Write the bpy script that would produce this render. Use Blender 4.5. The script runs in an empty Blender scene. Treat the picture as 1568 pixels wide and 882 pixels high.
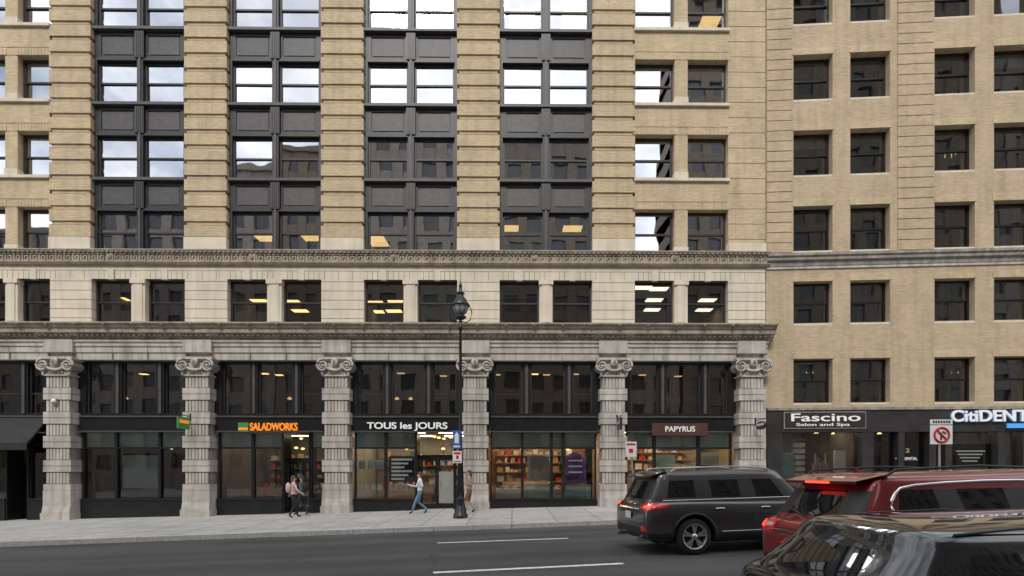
import bpy, bmesh, math, random, os
from mathutils import Vector, Matrix
from mathutils.bvhtree import BVHTree
R = random.Random(7)
S = bpy.context.scene
COL = S.collection
F = 770.0; CZ = 1.75; HX = 784.0; HY = 722.0; D = 22.0
try:
    if not os.path.exists('/tmp/my_scene_v3.py'):
        import shutil; shutil.copy(__file__, '/tmp/my_scene_v3.py')
except Exception as ex: pass

# ------------------------------------------------------------------ materials
MATS = {}
def newmat(name):
    m = bpy.data.materials.new(name); m.use_nodes = True
    MATS[name] = m
    nt = m.node_tree; b = nt.nodes['Principled BSDF']
    return m, nt, b
def N(nt, t, **kw):
    n = nt.nodes.new(t)
    for k, v in kw.items(): setattr(n, k, v)
    return n
def M(name, col, rough=.7, metal=0, var=.2, scale=2.0, bump=0, bscale=60, spec=.5, coat=0, emis=0, streak=0):
    m, nt, b = newmat(name)
    b.inputs['Roughness'].default_value = rough
    b.inputs['Metallic'].default_value = metal
    b.inputs['Specular IOR Level'].default_value = spec
    if coat: b.inputs['Coat Weight'].default_value = coat; b.inputs['Coat Roughness'].default_value = .03
    c = (*col, 1)
    b.inputs['Base Color'].default_value = c
    if emis:
        b.inputs['Emission Color'].default_value = c; b.inputs['Emission Strength'].default_value = emis
    tc = N(nt, 'ShaderNodeTexCoord')
    if var:
        no = N(nt, 'ShaderNodeTexNoise'); no.inputs['Scale'].default_value = scale; no.inputs['Detail'].default_value = 6
        nt.links.new(tc.outputs['Object'], no.inputs['Vector'])
        mr = N(nt, 'ShaderNodeMapRange'); mr.inputs[1].default_value = .3; mr.inputs[2].default_value = .7
        mr.inputs[3].default_value = 1 - var; mr.inputs[4].default_value = 1 + var
        nt.links.new(no.outputs['Fac'], mr.inputs[0])
        last = mr.outputs[0]
        if streak:
            mp = N(nt, 'ShaderNodeMapping'); mp.inputs['Scale'].default_value = (5, 5, .35)
            nt.links.new(tc.outputs['Object'], mp.inputs['Vector'])
            n2 = N(nt, 'ShaderNodeTexNoise'); n2.inputs['Scale'].default_value = 1.0; n2.inputs['Detail'].default_value = 5
            nt.links.new(mp.outputs[0], n2.inputs['Vector'])
            m2 = N(nt, 'ShaderNodeMapRange'); m2.inputs[1].default_value = .42; m2.inputs[2].default_value = .7
            m2.inputs[3].default_value = 1; m2.inputs[4].default_value = 1 - streak
            nt.links.new(n2.outputs['Fac'], m2.inputs[0])
            mm = N(nt, 'ShaderNodeMath', operation='MULTIPLY')
            nt.links.new(last, mm.inputs[0]); nt.links.new(m2.outputs[0], mm.inputs[1]); last = mm.outputs[0]
        vm = N(nt, 'ShaderNodeVectorMath', operation='SCALE'); vm.inputs[0].default_value = col
        nt.links.new(last, vm.inputs['Scale'])
        nt.links.new(vm.outputs[0], b.inputs['Base Color'])
    if bump:
        n3 = N(nt, 'ShaderNodeTexNoise'); n3.inputs['Scale'].default_value = bscale; n3.inputs['Detail'].default_value = 4
        nt.links.new(tc.outputs['Object'], n3.inputs['Vector'])
        bp = N(nt, 'ShaderNodeBump'); bp.inputs['Strength'].default_value = bump; bp.inputs['Distance'].default_value = .02
        nt.links.new(n3.outputs['Fac'], bp.inputs['Height']); nt.links.new(bp.outputs[0], b.inputs['Normal'])
    return m
def brickmat(name, c1, c2, mort, bw=.215, bh=.075, ms=.008, dirt=.25, off=.5, rough=.9, flat=False):
    m, nt, b = newmat(name)
    b.inputs['Roughness'].default_value = rough; b.inputs['Specular IOR Level'].default_value = .2
    tc = N(nt, 'ShaderNodeTexCoord'); sx = N(nt, 'ShaderNodeSeparateXYZ'); cx = N(nt, 'ShaderNodeCombineXYZ')
    nt.links.new(tc.outputs['Object'], sx.inputs[0])
    if flat:
        nt.links.new(sx.outputs[0], cx.inputs[0]); nt.links.new(sx.outputs[1], cx.inputs[1])
    else:
        ad = N(nt, 'ShaderNodeMath', operation='ADD')
        nt.links.new(sx.outputs[0], ad.inputs[0]); nt.links.new(sx.outputs[1], ad.inputs[1])
        nt.links.new(ad.outputs[0], cx.inputs[0]); nt.links.new(sx.outputs[2], cx.inputs[1])
    br = N(nt, 'ShaderNodeTexBrick'); br.offset = off
    br.inputs['Color1'].default_value = (*c1, 1); br.inputs['Color2'].default_value = (*c2, 1); br.inputs['Mortar'].default_value = (*mort, 1)
    br.inputs['Scale'].default_value = 1; br.inputs['Brick Width'].default_value = bw; br.inputs['Row Height'].default_value = bh
    br.inputs['Mortar Size'].default_value = ms; br.inputs['Mortar Smooth'].default_value = .1
    nt.links.new(cx.outputs[0], br.inputs['Vector'])
    no = N(nt, 'ShaderNodeTexNoise'); no.inputs['Scale'].default_value = .7; no.inputs['Detail'].default_value = 8; no.inputs['Roughness'].default_value = .65
    nt.links.new(tc.outputs['Object'], no.inputs['Vector'])
    mr = N(nt, 'ShaderNodeMapRange'); mr.inputs[1].default_value = .3; mr.inputs[2].default_value = .7; mr.inputs[3].default_value = 1 - dirt; mr.inputs[4].default_value = 1 + dirt * .6
    nt.links.new(no.outputs['Fac'], mr.inputs[0])
    mp = N(nt, 'ShaderNodeMapping'); mp.inputs['Scale'].default_value = (3, 3, .25)
    nt.links.new(tc.outputs['Object'], mp.inputs['Vector'])
    n2 = N(nt, 'ShaderNodeTexNoise'); n2.inputs['Scale'].default_value = 1.3; n2.inputs['Detail'].default_value = 4
    nt.links.new(mp.outputs[0], n2.inputs['Vector'])
    m2 = N(nt, 'ShaderNodeMapRange'); m2.inputs[1].default_value = .45; m2.inputs[2].default_value = .75; m2.inputs[3].default_value = 1; m2.inputs[4].default_value = 1 - dirt
    nt.links.new(n2.outputs['Fac'], m2.inputs[0])
    mm = N(nt, 'ShaderNodeMath', operation='MULTIPLY'); nt.links.new(mr.outputs[0], mm.inputs[0]); nt.links.new(m2.outputs[0], mm.inputs[1])
    vm = N(nt, 'ShaderNodeVectorMath', operation='SCALE')
    nt.links.new(br.outputs['Color'], vm.inputs[0]); nt.links.new(mm.outputs[0], vm.inputs['Scale'])
    nt.links.new(vm.outputs[0], b.inputs['Base Color'])
    bp = N(nt, 'ShaderNodeBump'); bp.inputs['Strength'].default_value = .4; bp.inputs['Distance'].default_value = .01; bp.invert = True
    nt.links.new(br.outputs['Fac'], bp.inputs['Height']); nt.links.new(bp.outputs[0], b.inputs['Normal'])
    return m
def glassmat(name, refl, tint=(.6, .63, .62), rc=(.95, .97, 1), wav=.02):
    m, nt, b = newmat(name)
    nt.nodes.remove(b); out = nt.nodes['Material Output']
    tr = N(nt, 'ShaderNodeBsdfTransparent'); tr.inputs[0].default_value = (*tint, 1)
    gl = N(nt, 'ShaderNodeBsdfGlossy'); gl.inputs['Color'].default_value = (*rc, 1); gl.inputs['Roughness'].default_value = .015
    lw = N(nt, 'ShaderNodeLayerWeight'); lw.inputs['Blend'].default_value = .35
    mr = N(nt, 'ShaderNodeMapRange'); mr.inputs[3].default_value = refl; mr.inputs[4].default_value = 1.0
    nt.links.new(lw.outputs['Fresnel'], mr.inputs[0])
    mx = N(nt, 'ShaderNodeMixShader')
    nt.links.new(mr.outputs[0], mx.inputs[0]); nt.links.new(tr.outputs[0], mx.inputs[1]); nt.links.new(gl.outputs[0], mx.inputs[2])
    nt.links.new(mx.outputs[0], out.inputs[0])
    tc = N(nt, 'ShaderNodeTexCoord'); no = N(nt, 'ShaderNodeTexNoise'); no.inputs['Scale'].default_value = .9; no.inputs['Detail'].default_value = 1
    nt.links.new(tc.outputs['Object'], no.inputs['Vector'])
    bp = N(nt, 'ShaderNodeBump'); bp.inputs['Strength'].default_value = wav; bp.inputs['Distance'].default_value = .15
    nt.links.new(no.outputs['Fac'], bp.inputs['Height']); nt.links.new(bp.outputs[0], gl.inputs['Normal'])
    return m

brickmat('buff_brick', (.64, .51, .34), (.54, .42, .265), (.46, .38, .265), dirt=.17)
brickmat('buff_brick_b', (.58, .46, .315), (.49, .38, .25), (.43, .35, .255), dirt=.15)
M('brick_joint', (.25, .185, .12), .95)
M('cream_stone', (.66, .585, .465), .85, var=.10, scale=1.2, bump=.15, streak=.15)
M('brown_stone', (.38, .325, .26), .9, var=.22, scale=2, bump=.4, bscale=25, streak=.3)
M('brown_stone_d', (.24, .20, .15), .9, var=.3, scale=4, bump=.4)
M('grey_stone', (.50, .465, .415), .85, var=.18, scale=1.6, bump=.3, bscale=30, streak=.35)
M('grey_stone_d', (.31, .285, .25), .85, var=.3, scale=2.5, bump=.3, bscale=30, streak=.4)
M('joint_dark', (.12, .10, .07), .95)
M('dark_metal', (.032, .030, .030), .45, metal=.1, var=.25, scale=5)
M('dark_metal_l', (.068, .063, .063), .5, metal=.0, var=.25, scale=5)
M('black_metal', (.012, .012, .013), .35, var=.15)
M('black_panel', (.014, .014, .015), .25, var=.2)
M('slate_panel', (.034, .032, .032), .4, var=.3)
glassmat('glass_up', .60)
glassmat('glass_mid', .15, tint=(.6, .61, .59))
glassmat('glass_shop', .08, tint=(.84, .86, .84))
glassmat('glass_right', .20, tint=(.6, .61, .6))
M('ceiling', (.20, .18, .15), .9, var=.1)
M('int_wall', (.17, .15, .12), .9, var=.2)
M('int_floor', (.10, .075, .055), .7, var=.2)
M('blind', (.33, .33, .31), .8, var=.1)
M('blind_w', (.55, .54, .50), .8, var=.1)
M('curtain', (.19, .175, .155), .9, var=.3, scale=8)
def emit(name, col, s):
    m, nt, b = newmat(name); nt.nodes.remove(b)
    e = N(nt, 'ShaderNodeEmission'); e.inputs[0].default_value = (*col, 1); e.inputs[1].default_value = s
    nt.links.new(e.outputs[0], nt.nodes['Material Output'].inputs[0])
emit('lamp_warm', (1, .62, .24), 3.2)
emit('lamp_white', (1, .86, .62), 3.0)
emit('lamp_dim', (1, .62, .25), 1.2)
emit('lamp_shop', (1, .74, .48), 17.0)
emit('lamp_shop_dim', (1, .80, .60), 7.0)
M('frosted', (.60, .69, .65), .35, var=.08)
M('poster_grey', (.50, .60, .62), .6, var=.15, scale=1)
M('lantern_glass', (.30, .34, .35), .2, var=.1)
M('white_paint', (.78, .78, .76), .6, var=.06)
M('worn_paint', (.68, .68, .66), .8, var=.25, scale=9)
M('letter_white', (.8, .8, .78), .5, var=0, emis=.15)
M('letter_orange', (.85, .25, .02), .5, var=0, emis=.5)
M('letter_blue', (.03, .14, .42), .5, var=0, emis=.15)
M('letter_cyan', (.08, .35, .8), .5, var=0, emis=.3)
M('letter_gold', (.6, .45, .22), .5, var=0)
M('green_sign', (.06, .22, .06), .5, var=.05, emis=.1)
M('maroon_panel', (.085, .032, .026), .5, var=.15)
M('purple', (.30, .14, .44), .5, var=.3, scale=5)
M('beige_poster', (.66, .56, .43), .6, var=.25, scale=6)
M('red', (.55, .02, .02), .5, var=0)
M('blue_sign', (.02, .12, .45), .5, var=0)
M('green_plain', (.05, .16, .09), .6)
M('wood', (.34, .18, .08), .6, var=.3, scale=6)
M('teal_box', (.34, .56, .56), .6)
M('warm_wall', (.42, .24, .12), .8, var=.3)
M('steel', (.45, .45, .44), .4, metal=.8)
M('granite', (.44, .43, .405), .8, var=.2, scale=10)
M('opp_wall', (.16, .13, .10), .9, var=.2)
M('opp_wall2', (.22, .19, .165), .9, var=.2)
M('opp_glass', (.04, .045, .05), .2, spec=.6)
M('tire', (.016, .016, .016), .85, var=.1)
M('rim', (.6, .6, .61), .28, metal=.85, var=.05)
M('rim_dark', (.03, .03, .03), .5, metal=.5)
M('car_grey', (.075, .070, .074), .3, metal=.6, var=.03, coat=1)
M('car_red', (.22, .012, .016), .3, metal=.45, var=.03, coat=1)
M('car_black', (.006, .007, .010), .15, metal=.2, var=0, coat=1)
M('car_glass', (.006, .007, .008), .03, var=0, spec=.5)
M('car_trim', (.014, .014, .014), .5, var=.1)
M('chrome', (.8, .8, .8), .12, metal=1, var=0)
M('tail_red', (.38, .01, .01), .15, var=0, coat=1, emis=.25)
emit('tail_lit', (1, .06, .03), 3.0)
M('tail_clear', (.5, .42, .42), .15, var=.1, coat=1)
M('plate', (.6, .62, .65), .5, var=.15, scale=30)
M('skin', (.50, .30, .21), .6, var=.08)
M('hair_dark', (.03, .02, .015), .7, var=.3, scale=20)
M('hair_brown', (.10, .055, .03), .7, var=.3, scale=20)
M('cl_black', (.02, .02, .022), .85, var=.3, scale=6)
M('cl_white', (.68, .69, .72), .85, var=.1, scale=6)
M('cl_jean', (.14, .22, .33), .85, var=.25, scale=8)
M('cl_teal', (.07, .10, .12), .85, var=.2, scale=6)
M('cl_tan', (.42, .27, .17), .85, var=.2, scale=6)
M('cl_brown', (.20, .11, .06), .85, var=.2, scale=6)
M('cl_pink', (.60, .42, .40), .85, var=.2, scale=6)

# ------------------------------------------------------------------ mesh builder
class MB:
    def __init__(s): s.v = []; s.f = []; s.m = []; s.sm = []
    def add(s, vs, fs, mat, smooth=False):
        o = len(s.v); s.v += [tuple(p) for p in vs]
        for f in fs:
            s.f.append([i + o for i in f]); s.m.append(mat); s.sm.append(smooth)
    def box(s, x0, x1, y0, y1, z0, z1, mat):
        s.add([(x0,y0,z0),(x1,y0,z0),(x1,y1,z0),(x0,y1,z0),(x0,y0,z1),(x1,y0,z1),(x1,y1,z1),(x0,y1,z1)],
              [(0,3,2,1),(4,5,6,7),(0,1,5,4),(1,2,6,5),(2,3,7,6),(3,0,4,7)], mat)
    def quad(s, a, b, c, d, mat): s.add([a,b,c,d], [(0,1,2,3)], mat)
    def prof(s, pts, x0, x1, mat):   # pts (y,z) polygon extruded along x
        n = len(pts)
        vs = [(x0,y,z) for y,z in pts] + [(x1,y,z) for y,z in pts]
        fs = [(i,(i+1)%n,n+(i+1)%n,n+i) for i in range(n)] + [tuple(range(n-1,-1,-1)), tuple(range(n,2*n))]
        s.add(vs, fs, mat)
    def lathe(s, prof, c, mat, n=20, axis='z', smooth=True, cap=True):
        vs = []; fs = []
        for r, h in prof:
            for i in range(n):
                a = 2*math.pi*i/n
                p = (r*math.cos(a), r*math.sin(a), h)
                if axis == 'y': p = (p[0], p[2], p[1])
                elif axis == 'x': p = (p[2], p[0], p[1])
                vs.append((c[0]+p[0], c[1]+p[1], c[2]+p[2]))
        for j in range(len(prof)-1):
            for i in range(n):
                fs.append((j*n+i, j*n+(i+1)%n, (j+1)*n+(i+1)%n, (j+1)*n+i))
        s.add(vs, fs, mat, smooth)
        if cap: s.add(vs[:n], [tuple(range(n))], mat); s.add(vs[-n:], [tuple(range(n))], mat)
    def sphere(s, c, r, mat, n=12, m=8):
        if not hasattr(r, '__len__'): r = (r,r,r)
        vs = []; fs = []
        for j in range(m+1):
            t = math.pi*j/m
            for i in range(n):
                a = 2*math.pi*i/n
                vs.append((c[0]+r[0]*math.sin(t)*math.cos(a), c[1]+r[1]*math.sin(t)*math.sin(a), c[2]+r[2]*math.cos(t)))
        for j in range(m):
            for i in range(n): fs.append((j*n+i,(j+1)*n+i,(j+1)*n+(i+1)%n,j*n+(i+1)%n))
        s.add(vs, fs, mat, True)
    def tube(s, pts, r, mat, n=8, closed=False):
        pts = [Vector(p) for p in pts]; k = len(pts); vs = []; fs = []
        for j, p in enumerate(pts):
            a = pts[(j-1) % k] if (closed or j > 0) else p
            b = pts[(j+1) % k] if (closed or j < k-1) else p
            t = (b-a).normalized(); up = Vector((0,0,1)) if abs(t.z) < .9 else Vector((1,0,0))
            u = t.cross(up).normalized(); w = t.cross(u)
            rr = r[j] if hasattr(r, '__len__') else r
            for i in range(n):
                g = 2*math.pi*i/n; vs.append(p + u*rr*math.cos(g) + w*rr*math.sin(g))
        for j in range(k if closed else k-1):
            j2 = (j+1) % k
            for i in range(n): fs.append((j*n+i, j2*n+i, j2*n+(i+1)%n, j*n+(i+1)%n))
        s.add(vs, fs, mat, True)
        if not closed: s.add(vs[:n], [tuple(range(n))], mat); s.add(vs[-n:], [tuple(range(n))], mat)
    def build(s, name, parent=None):
        me = bpy.data.meshes.new(name); me.from_pydata(s.v, [], s.f)
        names = list(dict.fromkeys(s.m)); idx = {n:i for i,n in enumerate(names)}
        for n in names: me.materials.append(MATS[n])
        me.polygons.foreach_set('material_index', [idx[m] for m in s.m])
        me.polygons.foreach_set('use_smooth', s.sm); me.update()
        bm = bmesh.new(); bm.from_mesh(me)
        if len(s.f) > 1 and 'glass' not in name and 'pane' not in name: bmesh.ops.recalc_face_normals(bm, faces=bm.faces)
        bm.to_mesh(me); bm.free()
        ob = bpy.data.objects.new(name, me); COL.objects.link(ob)
        if parent: ob.parent = parent
        return ob
def empty(name, loc=(0,0,0), rot=(0,0,0)):
    e = bpy.data.objects.new(name, None); COL.objects.link(e); e.location = loc; e.rotation_euler = rot
    e.empty_display_size = .3
    return e
def Zp(py): return CZ + (HY-py)/35.0
AM = .0087; AR = -.058
def um(px):
    t = (px-HX)/F; return D*t/(math.cos(AM) - t*math.sin(AM))
X0 = um(1173)*math.cos(AM); Y0 = D + um(1173)*math.sin(AM)
def ur(px):
    t = (px-HX)/F; return (t*Y0 - X0)/(math.cos(AR) - t*math.sin(AR))

def pane(mb, x0, x1, y, z0, z1, mat, tilt=.005):
    a = R.uniform(-tilt, tilt); b = R.uniform(-tilt, tilt)
    xc = (x0+x1)/2; zc = (z0+z1)/2
    f = lambda x, z: (x, y + a*(x-xc) + b*(z-zc), z)
    mb.quad(f(x0,z0), f(x1,z0), f(x1,z1), f(x0,z1), mat)
def sash(fr, gl, x0, x1, z0, z1, y, fm, gm, fw=.09, mid=.5, tilt=.005):
    fr.box(x0, x0+fw, y, y+.12, z0, z1, fm); fr.box(x1-fw, x1, y, y+.12, z0, z1, fm)
    fr.box(x0+fw, x1-fw, y+.003, y+.12, z0, z0+fw, fm); fr.box(x0+fw, x1-fw, y+.003, y+.12, z1-fw*1.1, z1, fm)
    zm = z0 + (z1-z0)*mid
    fr.box(x0+fw, x1-fw, y+.02, y+.11, zm-.035, zm+.035, fm)
    pane(gl, x0+fw, x1-fw, y+.08, z0+fw, zm-.035, gm, tilt); pane(gl, x0+fw, x1-fw, y+.05, zm+.035, z1-fw*1.1, gm, tilt)

# =================================================================== MAIN BUILDING
B1 = empty('office_building', (0, D, 0), (0, 0, AM))
UL = um(-700); UR_ = um(1172)
brick = MB(); stone = MB(); fr = MB(); gl = MB(); sp = MB(); inter = MB(); lamps = MB(); blinds = MB()
WB = [(322-115*k, 388-115*k) for k in range(5)]
WE = [(320-115*k, 388-115*k) for k in range(5)]
ZTOP = Zp(-260)
P = .667
def banded(mb, x0, x1, z0, z1, gap, proud, mat, back, edge=.05, phase=0, per=P):
    mb.box(x0+edge, x1-edge, 0, .5, z0, z1, back)
    z = z0 + phase
    while z < z1-.1:
        zt = min(z+per-gap, z1)
        mb.box(x0, x1, -proud, .46, z, zt, mat); z += per
bays = [(140,283),(348,492),(557,700),(765,907)]
piers = [(76.5,140),(283,348),(492,557),(700,765),(907,972)]
zb = Zp(388)
for a, b in piers:
    x0, x1 = um(a), um(b)
    banded(brick, x0, x1, zb, ZTOP, .17, .05, 'buff_brick', 'buff_brick', .09)
    brick.box(x0-.003, x1+.003, -.09, .44, zb+.004, zb+.62, 'cream_stone')
    z = zb
    while z < ZTOP:
        brick.box(x0+.02, x1-.02, -.052, 0, z+P-.186, z+P-.168, 'brick_joint'); z += P
def endbay(pxs, pierpx):
    for a, b in pierpx:
        x0, x1 = um(a), um(b)
        if b-a > 30:
            banded(brick, x0, x1, zb, ZTOP, .028, .012, 'buff_brick', 'brick_joint', .012)
            brick.box(x0-.003, x1+.003, -.09, .44, zb+.004, zb+.45, 'cream_stone')
        else:
            brick.box(x0, x1, -.0, .46, zb, ZTOP, 'buff_brick')
            for (t, bt) in WE:
                brick.box(x0-.02, x1+.02, -.035, .3, Zp(bt)-.0, Zp(bt)+.3, 'cream_stone')
    xa, xb = um(pxs[0][0]), um(pxs[-1][1])
    for k, (t, bt) in enumerate(WE):
        zt = Zp(t); zn = Zp(bt-115)
        top = min(zn, ZTOP)
        brick.box(xa, xb, -.014, .45, zt, top, 'buff_brick')
        brick.box(xa-.04, xb+.04, -.11, .2, top-.12, top-.001, 'cream_stone')
        z = zt+.33
        brick.box(xa, xb, -.03, .0, z, z+.05, 'buff_brick_b')
        for a, b in pxs:   # flat arch voussoirs
            x0, x1 = um(a), um(b); n = 11
            for i in range(n):
                xx = x0-.08 + (x1-x0+.16)*i/n
                brick.box(xx+.006, xx+(x1-x0+.16)/n-.006, -.028, .02, zt+.004, zt+.31, 'buff_brick')
    for a, b in pxs:
        for k, (t, bt) in enumerate(WE):
            sash(fr, gl, um(a), um(b), Zp(bt)+.003, Zp(t)-.003, .26, 'dark_metal', 'glass_up')
            fr.box(um(a), um(b), .0, .26, Zp(bt)-.01, Zp(bt)+.06, 'cream_stone')
endbay([(972,1033),(1053,1115)], [(1033,1053),(1115,1172)])
endbay([(-52,8),(27,76.5)], [(8,27),(-115,-52)])
brick.box(UL, um(-115), 0, .45, zb, ZTOP, 'buff_brick')
for a, b in bays:
    x0, x1 = um(a), um(b); xm = (x0+x1)/2
    fr.box(x0, x0+.13, .16, .5, zb, ZTOP, 'dark_metal'); fr.box(x1-.13, x1, .16, .5, zb, ZTOP, 'dark_metal')
    fr.box(xm-.13, xm+.13, .10, .5, zb, ZTOP, 'dark_metal')
    fr.box(xm-.045, xm+.045, .06, .1, zb, ZTOP, 'dark_metal_l')
    for k, (t, bt) in enumerate(WB):
        for (c, d) in ((x0+.13, xm-.13), (xm+.13, x1-.13)):
            sash(fr, gl, c, d, Zp(bt)+.003, Zp(t)-.003, .24, 'dark_metal', 'glass_up', fw=.08)
            z0 = Zp(t); z1 = Zp(bt-115)-.14
            sp.box(c, d, .20, .42, z0, z1, 'dark_metal_l')
            sp.box(c, d, .16, .2, z1-.16, z1, 'dark_metal'); sp.box(c, d, .16, .2, z0+.0, z0+.2, 'dark_metal')
            sp.box(c, c+.16, .163, .2, z0+.2, z1-.16, 'dark_metal'); sp.box(d-.16, d, .163, .2, z0+.2, z1-.16, 'dark_metal')
            sp.box(c+.22, d-.22, .175, .2, z0+.27, z1-.23, 'dark_metal_l')
            sp.box(c, d, .09, .2, z0-.04, z0+.07, 'dark_metal')
        sp.box(x0+.003, x1-.003, .0, .4, Zp(bt-115)-.14, Zp(bt-115)-.02, 'dark_metal_l')
        sp.box(x0+.003, x1-.003, .05, .4, Zp(bt-115)-.02, Zp(bt-115)+.003, 'dark_metal')
        z0 = Zp(t); z1 = Zp(bt-115)-.14
        sp.box(xm-.2, xm+.2, .05, .1, z0+.05, z1, 'dark_metal')
        for q in (-.13, -.05, .03, .11): sp.box(xm+q, xm+q+.03, .03, .05, z0+.1, z1-.1, 'dark_metal_l')
zE1, zE0 = Zp(429), Zp(502); zG0 = Zp(408)
mz = [(-52,8),(27,76.5)]
for a, b in bays: mz += [(a, a+61), (b-61, b)]
mz += [(972,1033),(1053,1115)]
edges = [-700]
for a, b in mz: edges += [a, b]
edges.append(1172)
cr = .4
for i in range(0, len(edges), 2):
    a, b = edges[i], edges[i+1]; x0, x1 = um(a), um(b)
    stone.box(x0+.012, x1-.012, .012, .5, zE0, zE1, 'joint_dark')
    z = zE0
    if b-a > 30:
        while z < zE1-.05:
            zt = min(z+cr-.022, zE1)
            stone.box(x0, x1, 0, .46, z+.001, zt, 'cream_stone'); z += cr
    else:
        stone.box(x0, x1, 0, .46, zE0+.002, zE1-.002, 'cream_stone')
        stone.box(x0+.1, x1-.1, -.04, 0, zE0+.25, zE1-.2, 'cream_stone')
        stone.box(x0-.03, x1+.03, -.07, .3, zE1-.2, zE1-.004, 'cream_stone'); stone.box(x0-.03, x1+.03, -.07, .3, zE0+.004, zE0+.22, 'cream_stone')
stone.box(UL, UR_, .012, .5, zE1, zG0, 'joint_dark')
xx = UL
ops = [(um(a), um(b)) for a, b in mz]
z1c = zE1+.36
while xx < UR_-.02:
    w = .62
    for a, b in ops:
        if a-.25 < xx < b+.1: w = .23
    x2 = min(xx+w, UR_)
    stone.box(xx+.009, x2-.009, 0, .1, zE1+.002, z1c, 'cream_stone'); xx = x2
stone.box(UL, UR_, .002, .1, z1c+.02, zG0, 'cream_stone')
for a, b in mz:
    x0, x1 = um(a), um(b)
    stone.box((x0+x1)/2-.13, (x0+x1)/2+.13, -.05, .1, zE1-.03, z1c+.06, 'cream_stone')
    sash(fr, gl, x0, x1, zE0+.14, zE1-.003, .26, 'dark_metal', 'glass_mid', fw=.08, mid=.52)
    fr.box(x0, x1, -.03, .3, zE0, zE0+.14, 'cream_stone')
# greek key belt
belt = MB()
zg1 = Zp(386)
belt.prof([(.02,Zp(408)),(-.10,Zp(408)),(-.16,Zp(405)),(-.16,Zp(404)),(-.07,Zp(403.5)),(-.07,Zp(391)),(-.16,Zp(390)),(-.21,Zp(387.5)),(-.21,zg1),(.0,zg1+.04),(.02,zg1)], UL, UR_+.15, 'brown_stone')
x = UL+.02; w = .36; zb0 = Zp(403.2); h = Zp(391.3)-zb0; t = .045
while x < UR_+.12-w:
    if not (int((x-UL)/w) % 17 == 16):
        for (a, b, c, d) in ((0,w,h-t,h),(0,t,t,h-t),(0,.28,0,t),(.28-t,.28,t,.24),(.11,.28-t,.24-t,.24),(.11,.11+t,.12,.24-t)):
            belt.box(x+a, x+b, -.115, -.069, zb0+c, zb0+d, 'brown_stone')
    else:
        belt.box(x+.03, x+w-.03, -.13, -.069, zb0, zb0+h, 'brown_stone'); belt.sphere((x+w/2, -.13, zb0+h/2), (.1,.05,.12), 'brown_stone_d')
    x += w
x = UL
while x < UR_:
    belt.box(x, x+.10, -.19, -.1, Zp(390.6), Zp(389), 'brown_stone'); x += .2
belt.build('greek_key_belt', B1)
cor = MB()
cor.prof([(0,Zp(524)),(-.22,Zp(524)),(-.25,Zp(521)),(-.32,Zp(519)),(-.34,Zp(516.5)),(-.52,Zp(515)),(-.52,Zp(509)),(-.58,Zp(508)),(-.62,Zp(505)),(-.70,Zp(503)),(-.70,Zp(501)),(-.5,Zp(499.5)),(0,Zp(498.5))], UL, UR_+.2, 'brown_stone')
x = UL
while x < UR_+.05:
    cor.box(x, x+.11, -.43, -.32, Zp(519), Zp(516), 'brown_stone'); x += .22
x = UL+.3
while x < UR_:
    cor.sphere((x, -.68, Zp(504)), (.07,.06,.09), 'brown_stone_d', 8, 6); x += 1.21
pcs = [99-210*2, 99-210, 99, 308.5, 518.5, 728, 937, 1146]
for pc in pcs:
    for dd in (-24, 24, -80, 80):
        c = um(pc+dd)
        if c > UR_: continue
        cor.prof([(-.12,Zp(524)),(-.24,Zp(523)),(-.40,Zp(518)),(-.46,Zp(515.5)),(-.1,Zp(515.5))], c-.17, c+.17, 'brown_stone' if abs(dd)==80 else 'grey_stone')
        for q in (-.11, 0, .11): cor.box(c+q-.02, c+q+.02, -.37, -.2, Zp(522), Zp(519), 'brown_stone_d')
cor.build('cornice', B1)
frz = MB()
frz.prof([(.3,Zp(553)),(-.14,Zp(553)),(-.14,Zp(543)),(-.19,Zp(542)),(-.19,Zp(534)),(-.24,Zp(533)),(-.24,Zp(529)),(-.30,Zp(527)),(-.30,Zp(524.1)),(.3,Zp(524.1))], UL, UR_, 'grey_stone')
for pc in pcs:
    c = um(pc)
    for q in (-.5, .5, -2.2, 2.2):
        if c+q < UR_: frz.box(c+q-.012, c+q+.012, -.2, -.1, Zp(552.9), Zp(534), 'grey_stone_d')
    frz.box(c-.62, c+.62, -.34, -.13, Zp(543), Zp(524.2), 'grey_stone')
frz.build('frieze', B1)

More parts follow.
